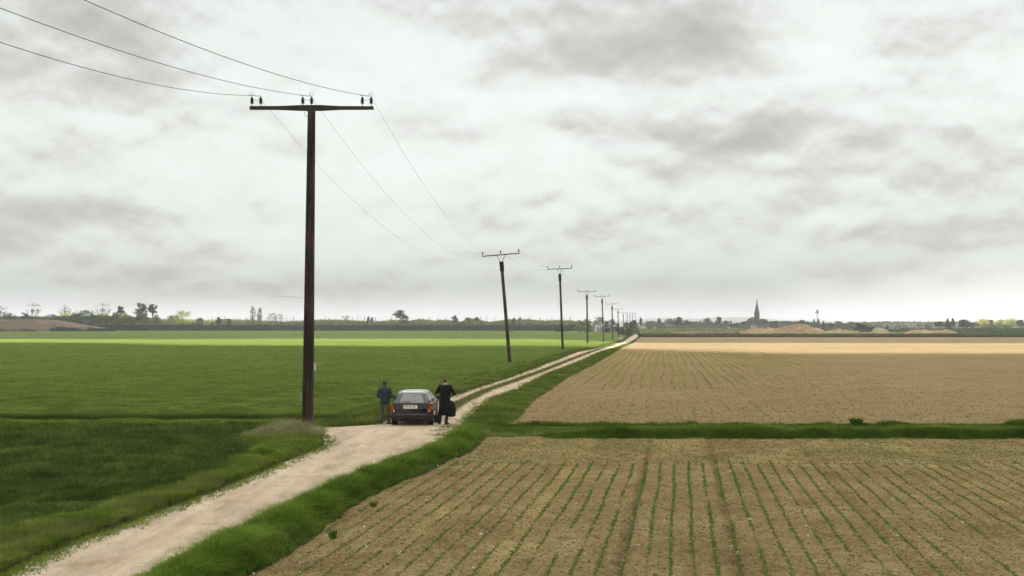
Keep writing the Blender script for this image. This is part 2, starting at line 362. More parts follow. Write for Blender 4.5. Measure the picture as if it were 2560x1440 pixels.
# fields of green cereal: near one (short of the boundary) and the great one beyond
strip('crop_field', np.linspace(-30, 38.2, 90), lambda y: np.full(len(y), -120.), crop_r, 60, M['crop_soil'], -.0)
CH = .30
def canz(X, Y, u):
    e = np.clip((crop_r(Y)-X)/.5, 0, 1)*np.clip((Y-39.9)/.35, 0, 1)
    h = CH*e*(.85+.3*fbm(X*.8, Y*.8, 2))
    # wheel tracks pressed through the crop
    for f in TRACKS: h = h*(1-.85*np.exp(-((Y-f(X))/(.25+Y*.004))**2))
    return h
TRACKS = [lambda X: 63+X*.35+2*np.sin(X*.09), lambda X: 79+X*.30+2*np.sin(X*.07+1), lambda X: 205-X*.18+0*X]
strip('crop_field', np.concatenate([np.arange(39.8, 90, .25), geo(90, 260, 200), geo(262, 700, 60)]), lambda y: -30-y*.75, crop_r, 260, M['canopy'], .0, canz)
strip('crop_field', geo(39.8, 700, 60), lambda y: -300-y*.9, lambda y: -30-y*.75, 20, M['canopy'], CH*.9)

# ------------------------------------------------------------------ grass and crops
def blades(name, P, hgt, wid, mat, lean=.35, dirs=None, curl=.5, label=None, cat=None, zb=None, kind='stuff', parent=None):
    """P (n,3) roots; each blade a tapering bent strip of its own"""
    n = len(P); a = rng.random(n)*2*math.pi
    if dirs is None: dirs = a+rng.normal(0, .1, n)
    ln = np.abs(rng.normal(lean, lean*.5, n)); dx = np.cos(dirs)*ln; dy = np.sin(dirs)*ln
    hgt = hgt*np.ones(n); wid = wid*np.ones(n)
    wx = np.cos(a)*wid*.5; wy = np.sin(a)*wid*.5
    V = np.zeros((n, 5, 3))
    V[:, 0, :] = P; V[:, 0, 0] -= wx; V[:, 0, 1] -= wy
    V[:, 1, :] = P; V[:, 1, 0] += wx; V[:, 1, 1] += wy
    mid = P.copy(); mid[:, 0] += dx*hgt*.45; mid[:, 1] += dy*hgt*.45; mid[:, 2] += hgt*.62
    V[:, 2, :] = mid; V[:, 2, 0] += wx*.8; V[:, 2, 1] += wy*.8
    V[:, 3, :] = mid; V[:, 3, 0] -= wx*.8; V[:, 3, 1] -= wy*.8
    tip = P.copy(); tip[:, 0] += dx*hgt*(1+curl*.6); tip[:, 1] += dy*hgt*(1+curl*.6); tip[:, 2] += hgt*(1-curl*np.minimum(ln, 1)*.45)
    V[:, 4, :] = tip
    b = (np.arange(n)*5)[:, None]
    q = b+np.array([0, 1, 2, 3]); t3 = b+np.array([3, 2, 4])
    fl = np.concatenate([np.concatenate([q, t3], 1)]).ravel(); sz = np.tile([4, 3], n)
    o = np_obj(name, V.reshape(-1, 3), fl, sz, mat, parent)
    if kind: o['kind'] = kind
    if label: o['label'] = label
    if cat: o['category'] = cat
    return o
def tussocks(n, ysamp, xl, xr, per, rad, zf=None):
    """roots and outward directions of blades gathered in tussocks"""
    y = ysamp(n); u = rng.random(n); a = xl(y); b = xr(y); x = a+(b-a)*u
    per = np.maximum(3, rng.poisson(per, n)); idx = np.repeat(np.arange(n), per)
    rr = rad*np.sqrt(rng.random(len(idx)))*(.6+.8*rng.random(n))[idx]; th = rng.random(len(idx))*2*math.pi
    X = x[idx]+rr*np.cos(th); Y = y[idx]+rr*np.sin(th)
    size = (.6+.8*rng.random(n))[idx]
    uu = (X-xl(Y))/np.maximum(xr(Y)-xl(Y), .05)
    Z = gz(Y)+(zf(X, Y, np.clip(uu, 0, 1)) if zf else 0)
    return np.stack([X, Y, Z], -1), th+rng.normal(0, .5, len(th)), size, uu
def uni(a, b): return lambda n: a+(b-a)*rng.random(n)
def inv(a, b): return lambda n: 1/(1/b+(1/a-1/b)*rng.random(n))

# right verge, lush, in the foreground and thinning out along the track
P, D, s, u = tussocks(2500, inv(13.0, 34.5), lambda y: road_r(y)+.20, lambda y: field_l(y)-.12, 46, .15, lambda X, Y, u: .14*np.sin(u*math.pi)**.6)
hh = .27*s*(.55+.9*fbm(P[:, 0]*1.3, P[:, 1]*1.3, 2))*(.45+.75*np.sin(np.clip(u, .04, .96)*math.pi)**.6)
blades('verge_grass', P, hh, .014, M['lush'], .55, D, .8, 'lush tussocky green grass on the right verge of the gravel road', 'grass')
P, D, s, u = tussocks(5200, inv(34.5, 190), lambda y: road_r(y)+.25, lambda y: field_l(y)-.05, 16, .28, lambda X, Y, u: .06*np.sin(u*math.pi)**.6)
far = np.clip((P[:, 1]-35)/90, 0, 1)
blades('verge_grass', P, .17*s*(.4+1.1*fbm(P[:, 0]*.5, P[:, 1]*.5, 2)), 0.016+.05*far, M['olive'], .6, D, .8, 'rough green grass between the rutted track and the far brown field', 'grass')
# left verge
P, D, s, u = tussocks(2900, inv(14.5, 33.5), lambda y: crop_r(y)+.0, lambda y: road_l(y)-.28, 40, .15)
blades('verge_grass', P, .21*s*(.5+.9*fbm(P[:, 0]*1.3, P[:, 1]*1.3, 2)), .013, M['vergeg'], .55, D, .8, 'green grass on the left verge between road and dark crop', 'grass')
P, D, s, u = tussocks(4200, inv(37.5, 230), lambda y: crop_r(y)-.1, lambda y: road_l(y)-.42, 14, .24)
far = np.clip((P[:, 1]-35)/90, 0, 1)
blades('verge_grass', P, .20*s*(.5+.9*fbm(P[:, 0]*.5, P[:, 1]*.5, 2)), .015+.05*far, M['olive'], .6, D, .8, 'ragged grass strip under the utility poles along the track', 'grass')
# seeding grass round the foot of the near pole
pb = at(768, 1083)
th = rng.random(16000)*2*math.pi; rr = np.sqrt(rng.random(16000))
rr = rr*(.75+.5*fbm(np.cos(th)*2+4, np.sin(th)*2+4, 2)); X = pb.x-.50+1.35*rr*np.cos(th); Y = pb.y-1.1+1.8*rr*np.sin(th); P = np.stack([X, Y, .10*(1-rr**2)], -1)
blades('tall_grass', P, .50*(.25+1.2*fbm(X*3.2, Y*3.2, 2)**1.5)*(.5+.9*rng.random(len(X)))*(1.15-.6*rr), .015, M['dry'], .6, None, .6, 'pale seeding grass heaped round the foot of the nearest pole', 'grass')
P = P[:5000]; P[:, 1] -= .8; blades('tall_grass', P, .26*(.5+.8*fbm(P[:, 0]*2, P[:, 1]*2, 2)), .010, M['vergeg'], .5, None, .6, 'green grass mixed into the pale tuft at the nearest pole', 'grass')
# dry stems and seed heads standing in both verges
for (a_, b_, y0_, y1_, n, lab) in ((road_r, field_l, 13, 36, 5200, 'dry straw coloured stems standing in the right verge'), (crop_r, road_l, 14.5, 34, 4200, 'dry straw coloured stems standing in the left verge')):
    Y = inv(y0_, y1_)(n); a = a_(Y); b = b_(Y); u = rng.random(n); X = a+(b-a)*u; k = fbm(X*1.1+9, Y*1.1, 2) > .47
    P = np.stack([X, Y, .10*np.sin(u*math.pi)], -1)[k]; blades('dry_stems', P, .30*(.5+.6*rng.random(k.sum())), .007, M['dry_dim'], .5, None, .6, lab, 'grass')
# near crop, dark
n = 300000; Y = inv(14.5, 38.1)(n); X = -Y*.85+(crop_r(Y)+.05+Y*.85)*rng.random(n)
k = X > -32; X, Y = X[k], Y[k]; P = np.stack([X, Y, 0*X], -1)
blades('crop', P, .30*(.35+.55*fbm(X*.7, Y*.7, 2)+.75*np.clip(fbm(X*2.6, Y*2.6, 2)-.3, 0, 1)), .019, M['wheat_near'], .45, 3.0*fbm(X*.5, Y*.5, 2)*math.pi, .7, 'dark green young cereal in the near left field', 'crop')
# tangled grass between the two cereal fields, left
P, D, s, u = tussocks(2600, uni(37.9, 39.7), lambda y: -32+0*y, lambda y: crop_r(y)+.4, 24, .22)
blades('boundary_grass', P, .16*s*(.3+1.3*fbm(P[:, 0]*.8, P[:, 1]*1.5, 2)), .013, M['vergeg'], .8, D, .9, 'flattened tangled grass on the boundary between the two green fields', 'grass')
# far crop: blades over the canopy and a shaggy dark front edge
n = 80000; Y = 39.75+.55*rng.random(n); X = -34+(crop_r(Y)+34)*rng.random(n)
blades('crop', np.stack([X, Y, 0*X], -1), (.26+.12*rng.random(n))*(.8+.4*fbm(X, Y, 2)), .012, M['wheat_far'], .3, None, .5, 'shaggy front edge of the great green cereal field', 'crop')
n = 230000; Y = inv(40.2, 175)(n); X = -Y*.85+(crop_r(Y)-.1+Y*.85)*rng.random(n); 
tr = np.zeros(n, bool)
for f in TRACKS: tr |= (np.abs(Y-f(X)) < .25+Y*.003)
X, Y = X[~tr], Y[~tr]; far = (Y-40)/135
P = np.stack([X, Y, CH*.75+0*X+gz(Y)], -1)
blades('crop', P, .10+.16*np.clip(fbm(X*1.4, Y*1.4, 2)-.25, 0, 1), .018+.07*far, M['wheat_far'], .5, None, .6, 'green cereal blades rippling over the great left field', 'crop')
# transverse grass bank on the right
def bankx(a, b): return lambda y: np.full(np.shape(y), a), lambda y: np.full(np.shape(y), b)
bk = strip('grass_bank', np.linspace(33.75, 37.6, 26), lambda y: np.full(len(y), .7), lambda y: np.full(len(y), 60.), 300, M['verge_soil'], .0,
           lambda X, Y, u: np.clip((X-1.0)/4, 0, 1)*(.10+.14*fbm(X*.5, Y*.5, 2))*np.clip((Y-33.75)/.45, 0, 1)*np.clip((37.6-Y)/1.6, 0, 1)**.7-.03)
def bkz(X, Y): return np.clip((X-1.0)/4, 0, 1)*(.10+.14*fbm(X*.5, Y*.5, 2))*np.clip((Y-33.75)/.45, 0, 1)*np.clip((37.6-Y)/1.6, 0, 1)**.7-.02
def bankgrass(nt_, x0, x1, y0, y1, h, mat, lab, per=30, rad=.22, fz=1.0):
    x = x0+(x1-x0)*rng.random(nt_); y = y0+(y1-y0)*rng.random(nt_)
    pr = rng.poisson(per, nt_)+3; idx = np.repeat(np.arange(nt_), pr)
    th = rng.random(len(idx))*2*math.pi; r = rad*np.sqrt(rng.random(len(idx)))
    X = x[idx]+r*np.cos(th); Y = y[idx]+r*np.sin(th)
    hh = h*(.4+1.1*rng.random(nt_))[idx]*(.5+2.3*np.clip(fbm(X*.8+5, Y*.8, 3)-.38, 0, 1))
    return blades('bank_grass', np.stack([X, Y, bkz(X, Y)*fz], -1), hh, .013, mat, .5, th+rng.normal(0, .5, len(th)), .7, lab, 'grass')
bankgrass(2000, 1.2, 23, 33.75, 34.6, .17, M['dark'], 'tall dark green grass on the front of the bank across the brown fields')
bankgrass(1900, -1.2, 23, 34.7, 37.2, .09, M['olive'], 'short bright grass on top of the bank across the brown fields', 20)
bankgrass(1700, -1.6, 23, 37.5, 38.2, .20, M['dark'], 'second line of dark tussocks behind the bank across the brown fields', 26)
bankgrass(420, -2.9, 1.4, 34.4, 37.6, .12, M['olive'], 'low grass where the bank runs out beside the road', 24)
# median of the track
def med(px): return px
med_c = poly_fn([(1112, 1035), (1147, 1010), (1217, 977), (1287, 953), (1358, 927), (1428, 899), (1475, 881), (1512, 869), (1540, 862)])
mw = lambda y: .17+.22*fbm(np.asarray(y)*.25, np.zeros(np.shape(y)), 3)
my = geo(43.5, 200, 300)
strip('track_median', my, lambda y: med_c(y)-mw(y)*np.clip((y-43)/3, 0, 1), lambda y: med_c(y)+mw(y)*np.clip((y-43)/3, 0, 1), 6, M['median'], .014, roadz)
n = 12000; Y = inv(43.5, 190)(n); X = med_c(Y)+rng.normal(0, .18, n)
blades('median_grass', np.stack([X, Y, .03+gz(Y)], -1), .09*(.5+rng.random(n)), .012+.04*(Y-43)/140, M['dry_dim'], .6, None, .6, 'dry yellowed grass on the crown of the rutted track', 'grass')
n = 13000; Y = inv(43.5, 190)(n); X = med_c(Y)+rng.normal(0, .18, n)
blades('median_grass', np.stack([X, Y, .03+gz(Y)], -1), .07*(.5+rng.random(n)), .014+.05*(Y-43)/140, M['olive'], .6, None, .6, 'thin trodden grass growing between the two wheel ruts', 'grass')
# sparse tufts spilling onto the road edges
for f, sg, lab in ((road_l, 1, 'sparse tufts along the left edge of the gravel road'), (road_r, -1, 'sparse tufts along the right edge of the gravel road')):
    n = 1700; y = inv(14, 120)(n); x = f(y)+sg*np.abs(rng.normal(0, .22, n)); idx = np.repeat(np.arange(n), 7)
    X = x[idx]+rng.normal(0, .04, len(idx)); Y = y[idx]+rng.normal(0, .06, len(idx))
    blades('edge_grass', np.stack([X, Y, gz(Y)+.01], -1), .07*(.4+rng.random(len(idx))), .010+.02*(Y-14)/100, M['vergeg'], .7, None, .6, lab, 'grass')

# seedlings in rows
def leafy(P, size):
    """4 broad leaves per seedling"""
    return np.repeat(P, 4, 0), np.repeat(size, 4)
Xs = []; Ys = []; Ss = []
for r in range(-24, 60):
    c0 = r*RSP-.19
    y = np.arange(11., 27.2+1.2*rng.random(), .034)
    y = y+rng.normal(0, .025, len(y)); x = c0+ROW*y+.014*np.sin(y*.9+r)+rng.normal(0, .014, len(y))
    dens = fbm(x*.6+r*3.3, y*.5, 3); strength = np.clip((dens-.18)*4.2, .25, 1)*(1.0 if -3.2 < c0 < 1.6 else .85)
    k = (rng.random(len(y)) < strength) & (x > field_l(y)+.15) & (x < 17)
    Xs.append(x[k]); Ys.append(y[k]); Ss.append((.5+.6*rng.random(k.sum()))*(.6+.6*strength[k]))
X = np.concatenate(Xs); Y = np.concatenate(Ys); s = np.concatenate(Ss)
P, s4 = leafy(np.stack([X, Y, soilz(X, Y, 0)+.0], -1), s)
P[:, :2] += rng.normal(0, .012, (len(P), 2))
blades('seedlings', P, .042*s4, .014*s4, M['seedling'], .9, None, .4, 'rows of small green seedlings in the near brown field', 'crop')
# headland rows running across
Xs = []; Ys = []
for y0 in np.arange(27.5, 33.4, .45):
    x = np.arange(-4, 19, .065); y = y0+rng.normal(0, .03, len(x)); k = (rng.random(len(x)) < np.clip((fbm(x*.5, y*.8, 3)-.2)*2.2, .2, .9)) & (x > field_l(y)+.3)
    Xs.append(x[k]); Ys.append(y[k])
X = np.concatenate(Xs); Y = np.concatenate(Ys)
P, s4 = leafy(np.stack([X, Y, soilz(X, Y, 0)], -1), .5+.5*rng.random(len(X)))
blades('seedlings', P, .075*s4, .022*s4, M['seedling'], .9, None, .4, 'seedlings in cross rows on the headland of the near brown field', 'crop')
# far brown field: pale rows
Xs = []; Ys = []; RS2 = .76; A2 = (1660-CX)/F
for r in range(-22, 24):
    y = np.arange(59, 140, .16); 
    x0 = 9.55+r*RS2; x = x0+A2*(y-60.8)+.10*np.sin(y*.16+r*.7)+.06*np.sin(y*.41+r*1.9)
    st = np.clip(1.15-abs(r+1)/24., .1, 1)*np.clip((fbm(x*.3+r, y*.08, 2)-.2)*2.4, .12, 1)
    k = (rng.random(len(y)) < st) & (x > field_l(y)+.4); Xs.append(x[k]); Ys.append(y[k])
    y = np.arange(40, 51, .13); x = x0+A2*(y-60.8)+.08*np.sin(y*.5+r)
    k = (rng.random(len(y)) < st.mean()*.30) & (x > field_l(y)+.4); Xs.append(x[k]); Ys.append(y[k])
X = np.concatenate(Xs); Y = np.concatenate(Ys)
P, s4 = leafy(np.stack([X+rng.normal(0, .015, len(X)), Y, 0*X], -1), .7+.5*rng.random(len(X)))
blades('seedlings', P, .085*s4, .030+.0002*P[:, 1], M['seedling_pale'], .6, None, .4, 'thin yellow green seedling rows in the far brown field', 'crop')
# weeds dotted in the field by the verge
for (px, py, hh_, lab) in ((832, 1345, .30, 'dark upright weed in the brown field near the bottom of the photo'), (932, 1270, .26, 'dark upright weed by the lush verge, further from the camera')):
    p = at(px, py); n = 46; th = rng.random(n)*2*math.pi; q = np.stack([p.x+.03*rng.normal(0, 1, n), p.y+.03*rng.normal(0, 1, n), 0*th], -1)
    o = blades('weed', q, hh_*(.3+.5*rng.random(n)), .018, M['dark'], .45, None, .5, lab, 'weed', kind=None)
p = at(2140, 1066); n = 420; th = rng.random(n)*2*math.pi; rr = np.sqrt(rng.random(n))*.22
blades('weed_clump', np.stack([p.x+rr*np.cos(th), p.y+rr*np.sin(th), 0*th+.12], -1), .30*(1-1.6*rr)*(.6+.6*rng.random(n)), .02, M['dark'], .5, th, .6, 'dark bushy weed standing up on the bank at the right', 'weed', kind=None)

# clods, straw and stones on the near field
def bits(name, n, xs, ys, size, flat, mat, zf, label, cat):
    y = ys(n); a, b = xs; x = a(y)+(b(y)-a(y))*rng.random(n)
    sz = size*(.35+rng.random(n)**3*1.6); base = np.array([[1, 0, 0], [0, 1, 0], [-1, 0, 0], [0, -1, 0], [0, 0, 1], [0, 0, -1]], float)
    V = base[None]*sz[:, None, None]*(.6+.8*rng.random((n, 6, 1))); V[:, :, 2] *= flat
    c, s_ = np.cos(x*37), np.sin(x*37); vx = V[:, :, 0]*c[:, None]-V[:, :, 1]*s_[:, None]; vy = V[:, :, 0]*s_[:, None]+V[:, :, 1]*c[:, None]
    V[:, :, 0] = vx+x[:, None]; V[:, :, 1] = vy+y[:, None]; V[:, :, 2] += (gz(y)+zf(x, y))[:, None]
    f = np.array([[0, 1, 4], [1, 2, 4], [2, 3, 4], [3, 0, 4], [1, 0, 5], [2, 1, 5], [3, 2, 5], [0, 3, 5]])
    Fc = (np.arange(n)*6)[:, None, None]+f[None]
    o = np_obj(name, V.reshape(-1, 3), Fc.reshape(-1), [3]*(n*8), mat); o['kind'] = 'stuff'; o['label'] = label; o['category'] = cat
    return o
fx = (field_l, lambda y: .56*y+1)
bits('clods', 42000, fx, inv(12, 33.6), .020, .6, M['clod'], lambda x, y: soilz(x, y, 0), 'crumbly clods of earth over the near brown field', 'soil')
bits('clods', 26000, (lambda y: field_l(y)+.2, lambda y: .56*y+1), inv(38.4, 130), .040, .5, M['clod'], lambda x, y: 0*x, 'clods of earth over the far brown field', 'soil')
bits('field_stones', 260, fx, inv(12, 33.6), .022, .8, M['stone'], lambda x, y: soilz(x, y, 0)+.008, 'small pale stones lying in the near brown field', 'stones')
bits('road_stones', 16000, (lambda y: road_l(y)+.05, lambda y: road_r(y)-.05), inv(14, 60), .016, .7, M['stone'], lambda x, y: 0*x+.012, 'loose pale stones on the gravel road', 'stones')
n = 30000; Y = inv(12, 33.6)(n); X = field_l(Y)+(Y*.56-field_l(Y))*rng.random(n)
blades('straw', np.stack([X, Y, soilz(X, Y, 0)+.006], -1), .05*(.4+rng.random(n)), .006, M['straw'], 2.6, None, .9, 'bleached straw and stubble scattered on the near brown field', 'straw')

# ------------------------------------------------------------------ unseen slabs overhead, shaped to cast the shade bands and glow onto the land
def cloudmat():
    m, t = newmat('shade_cloud'); tr = N(t, 'ShaderNodeBsdfTranslucent'); g = N(t, 'ShaderNodeNewGeometry')
    c = ramp(t, noise(t, g.outputs['Position'], .004, 4, .5).outputs['Fac'], [(.3, CLOUD_A), (.7, CLOUD_B)], 'LINEAR')
    L(t, c, tr.inputs[0]); out(t, tr.outputs[0]); return m
CLOUD_A, CLOUD_B = .72, .84
M['shade_cloud'] = cloudmat()
CZ = 1000.0
def shade_cloud(name, xs, ylo, yhi, label, ny=40):
    xs = np.asarray(xs, float); nx = len(xs); v = np.linspace(0, 1, ny)
    ox, oy = sv.x/sv.z*CZ, sv.y/sv.z*CZ
    lo = ylo(xs); hi = yhi(xs)
    X = np.repeat(xs[:, None], ny, 1)+ox; Y = lo[:, None]+(hi-lo)[:, None]*v[None]+oy
    u = np.linspace(0, 1, nx)[:, None]; e = np.clip(np.minimum(np.minimum(u, 1-u)*12, np.minimum(v, 1-v)[None]*12), 0, 1)**.5
    Zb = CZ+10*(fbm(X*.012, Y*.012)-.5); Zt = Zb+3+e*(50+50*fbm(X*.01+9, Y*.01, 4))
    V = np.concatenate([np.stack([X, Y, Zb], -1).reshape(-1, 3), np.stack([X, Y, Zt], -1).reshape(-1, 3)]); n = nx*ny
    i = (np.arange(nx-1)[:, None]*ny+np.arange(ny-1)[None]).ravel()
    q = [np.stack([i, i+1, i+ny+1, i+ny], -1), n+np.stack([i, i+ny, i+ny+1, i+1], -1)]
    for j in (np.arange(nx-1)*ny, np.arange(nx-1)*ny+ny-1):
        w = np.stack([j, j+ny, j+ny+n, j+n], -1); q.append(w if j[0] == 0 else w[:, ::-1])
    for j in (np.arange(ny-1), (nx-1)*ny+np.arange(ny-1)):
        w = np.stack([j, j+n, j+n+1, j+1], -1); q.append(w if j[0] == 0 else w[:, ::-1])
    Fc = np.concatenate(q); o = np_obj(name, V, Fc, [4]*len(Fc), M['shade_cloud'], smooth=True); o['kind'] = 'structure'; o['label'] = label
sm = lambda x, a, b: (lambda t: t*t*(3-2*t))(np.clip((x-a)/(b-a), 0, 1))
edge_near = lambda x: 205-34*sm(x, -95, -50)-34*sm(x, 12, 40)+16*(fbm(x*.022, x*0, 3)-.5)+4*(fbm(x*.15, x*0+2, 2)-.5)
edge_far = lambda x: 292-52*sm(x, 12, 40)+22*(fbm(x*.016, x*0+5, 3)-.5)
shade_cloud('shade_cloud', np.linspace(-1000, 1000, 260), lambda x: np.full(len(x), -1000.), edge_near, 'grey cloud out of view, shaped to shade and softly light the near fields', 50)
shade_cloud('shade_cloud', np.linspace(-1000, 470, 200), edge_far, lambda x: 700+1250*sm(x, -190, -150), 'grey cloud out of view, shaped to shade the far fields', 60)
shade_cloud('shade_cloud', np.linspace(-1700, -175, 120), lambda x: np.full(len(x), 800.), lambda x: np.full(len(x), 1950.), 'grey cloud out of view, added to shade the haze at the far left', 30)

# ------------------------------------------------------------------ power line
def woodmat(name, c1, c2, c3, zs=.35):
    m, t = newmat(name); tc = N(t, 'ShaderNodeTexCoord'); q = vmth(t, 'MULTIPLY', tc.outputs['Object'], (9, 9, zs)).outputs[0]
    n = noise(t, q, 1.6, 6, .65).outputs['Fac']; n2 = noise(t, tc.outputs['Object'], .5, 3, .5).outputs['Fac']
    v = mth(t, 'ADD', mth(t, 'MULTIPLY', n, .6), mth(t, 'MULTIPLY', n2, .4)); b = N(t, 'ShaderNodeBsdfPrincipled'); b.inputs['Roughness'].default_value = .85; b.inputs['Specular IOR Level'].default_value = .25
    L(t, ramp(t, v, [(.38, c1), (.5, c2), (.62, c3)], 'LINEAR'), b.inputs['Base Color']); bn = N(t, 'ShaderNodeBump'); bn.inputs['Strength'].default_value = .8; bn.inputs['Distance'].default_value = .02
    L(t, n, bn.inputs['Height']); L(t, bn.outputs[0], b.inputs['Normal']); out(t, b.outputs[0]); return m
M['wood'] = woodmat('tarred_wood', (.016, .010, .008), (.036, .022, .016), (.085, .062, .046))
M['wood2'] = woodmat('weathered_pole_wood', (.030, .018, .012), (.062, .042, .028), (.14, .11, .08), .25)
M['iron'] = plain('dark_iron', (.035, .028, .026), .55, .3, var=.3, vs=3)
M['iron_grey'] = plain('grey_iron', (.13, .125, .12), .5, .5, var=.2)
M['porcelain'] = plain('brown_porcelain', (.022, .014, .012), .2, var=.2)
M['wire'] = plain('aluminium_wire', (.10, .10, .10), .5, .6)
M['signwhite'] = plain('enamel_plate', (.45, .45, .42), .4, var=.06)
M['boxgrey'] = plain('grey_box', (.12, .125, .125), .5)
def insulator(parent, x, y, z, h=.36, r=.075, name='insulator'):
    m = MB(); k = h/.36
    m.tube([(x, y, z), (x, y, z+.14*k)], .014*k, 6)
    for j in range(4): zz = z+(.12+.055*j)*k; m.rings([(x, y, zz, r*.5, r*.5), (x, y, zz+.012*k, r, r), (x, y, zz+.028*k, r*.9, r*.9), (x, y, zz+.05*k, r*.5, r*.5)], 10)
    m.rings([(x, y, z+.32*k, r*.5, r*.5), (x, y, z+.36*k, r*.55, r*.55), (x, y, z+.40*k, r*.3, r*.3)], 8)
    return m.build(name, M['porcelain'], parent, True)
p1 = at(769, 1084); P1 = Vector((p1.x, p1.y, 0)); ARMZ = H-(270-HZ)*P1.y/F; top1 = ptd(779, 270, P1.y)
pole1 = thing('utility_pole', 'thick dark wooden utility pole nearest the camera with six insulators on its crossarm', 'utility pole', P1, 0, 'wooden utility poles of the power line')
dxp = top1.x-P1.x
m = MB(); zs = np.linspace(-.4, ARMZ+.02, 14); m.tube([(dxp*z/ARMZ, 0, z) for z in zs], [.215-.075*max(0, z)/ARMZ for z in zs], 20); m.build('pole', M['wood'], pole1, True)
cxp = dxp
al = (625-779)*P1.y/F; ar = (934-779)*P1.y/F
m = MB(); hw = .055
prof = [(al, .06), (al*.55, .062), (-.35, .10), (.35, .10), (ar*.45, .062), (ar, .055)]
vs = []
for x, h in prof:
    for (dy, dz) in ((-hw, -h), (hw, -h), (hw, h), (-hw, h)): vs.append((cxp+x, dy, ARMZ+dz))
fs = [(0, 3, 2, 1), (20, 21, 22, 23)]
for i in range(5):
    for k in range(4): fs.append((i*4+k, i*4+(k+1) % 4, i*4+4+(k+1) % 4, i*4+4+k))
m.add(vs, fs); m.build('crossarm', M['iron'], pole1)
INS1 = []
for px, dh in ((630, 0), (652, .03), (757, .03), (779, 0), (906, .03), (928, 0)):
    x = (px-769)*P1.y/F; insulator(pole1, x, 0, ARMZ+.05, .33, .072); INS1.append(Vector((P1.x+x, P1.y, ARMZ+.42)))
# arcing horns, jumpers and loops on top
for (a, b) in ((0, 1), (2, 3), (4, 5)):
    A = INS1[a]-P1; B = INS1[b]-P1; m = MB()
    m.tube([A+Vector((-.10, 0, .02)), A+Vector((0, 0, .05)), (A+B)/2+Vector((0, 0, .02)), B+Vector((0, 0, .02))], .010, 5)
    for s_ in (A, ) if a == 0 else (B,):
        for k in range(3): m.tube([s_+Vector((-.07+.05*k, 0, .02)), s_+Vector((-.09+.06*k, 0, .13))], .005, 4)
        m.tube([s_+Vector((.09*math.cos(q), .02, .09+.09*math.sin(q))) for q in np.linspace(-.4, 3.6, 9)], .0035, 5)
    m.tube([A+Vector((.02, 0, -.08)), (A+B)/2+Vector((0, 0, -.15)), B+Vector((-.02, 0, -.08))], .007, 5)
    m.build('jumper_wire', M['iron'], pole1)
m = MB(); m.tube([(cxp-.16+.10*math.sin(q), -.03, ARMZ-.22+.10*math.cos(q)) for q in np.linspace(0, 5.6, 12)], .008, 5); m.build('wire_loop', M['iron_grey'], pole1)
zb = H-(925-HZ)*P1.y/F
m = MB(); m.box((.27, -.02, zb+.12), (.05, .16, .26)); m.build('plate', M['signwhite'], pole1)
m = MB(); m.box((.255, -.02, zb-.15), (.075, .16, .27)); m.box((.17, 0, zb), (.12, .10, .50)); m.build('meter_box', M['boxgrey'], pole1)
m = MB(); m.box((-.235, 0, H-(993-HZ)*P1.y/F), (.02, .13, .30)); m.build('plate', M['signwhite'], pole1)

def small_pole():
    t = thing('utility_pole', 'x', 'utility pole', (0, 0, 0), 0, 'wooden utility poles of the power line')
    m = MB(); zs = np.linspace(-.3, 10.2, 12); m.tube([(0, 0, z) for z in zs], [.185-.0035*max(z, 0) for z in zs], 12); m.build('pole', M['wood2'], t, True)
    m = MB(); m.rings([(0, 0, 9.25, .16, .16), (0, 0, 9.32, .215, .20), (0, 0, 10.18, .215, .20), (0, 0, 10.24, .17, .16)], 14); m.build('pole_cap', M['wood'], t, True)
    m = MB(); m.tube([(-.13, 0, 10.2), (-.22, 0, 10.5), (-.40, 0, 10.86)], .032, 6); m.tube([(.13, 0, 10.2), (.22, 0, 10.5), (.40, 0, 10.86)], .032, 6); m.build('bracket', M['iron_grey'], t, True)
    m = MB(); m.box((0, 0, 10.9), (3.75, .09, .10)); m.build('crossarm', M['iron_grey'], t)
    for x in (-1.8, 0, 1.8): insulator(t, x, 0, 10.94, .34, .085)
    return t
PL = [(1275, 912, 1252, 637, 95, 'second utility pole, leaning left above the rutted track'), (1407, 879, 1399, 672, 145, 'third utility pole, slightly leaning, standing in front of the dark round bush'),
      (1469, 862, 1467, 729, 194, 'fourth utility pole from the camera, brown and nearly upright'), (1509, 860, 1505, 741, 237, 'fifth utility pole, pale weathered wood, rising beside the white shed'),
      (1532, 851, 1530, 760, 276, 'sixth utility pole from the camera, grey, beside the dark open shed'), (1546, 845, 1545, 773, 335, 'seventh utility pole, just left of the white stone heap'),
      (1559, 836, 1558, 782, 400, 'eighth utility pole, small, rising from the roadside bushes'), (1568, 832, 1568, 783, 470, 'ninth utility pole, tiny, in front of the roadside bushes'),
      (1575, 830, 1575, 783, 540, 'tenth utility pole, tiny and faint by the end of the track'), (1581, 828, 1581, 783, 620, 'eleventh utility pole, second last of the row'),
      (1588, 826, 1588, 784, 700, 'last and most distant utility pole of the row')]
proto = small_pole(); TOPS = []
for i, (bx, by, tx, ty, D, lab) in enumerate(PL):
    if i == 0: o = proto
    else:
        o = proto.copy(); COL.objects.link(o)
        for ch in proto.children:
            c = ch.copy(); COL.objects.link(c); c.parent = o
    z0 = float(gz(D)); B = Vector(((bx-CX)*D/F, D, z0)); T = ptd(tx, ty, D); d = T-B
    o.location = B; sc = d.length/10.9; o.scale = (1, 1, sc) if False else (min(1.0, sc*1.05), 1, sc)
    o.rotation_euler = (0, math.atan2(d.x, d.z), 0); o['label'] = lab
    q = Matrix.Rotation(math.atan2(d.x, d.z), 3, 'Y'); k = o.scale[0]
    TOPS.append([B+q @ Vector((x*k, 0, 11.36*sc)) for x in (-1.8, 0, 1.8)])
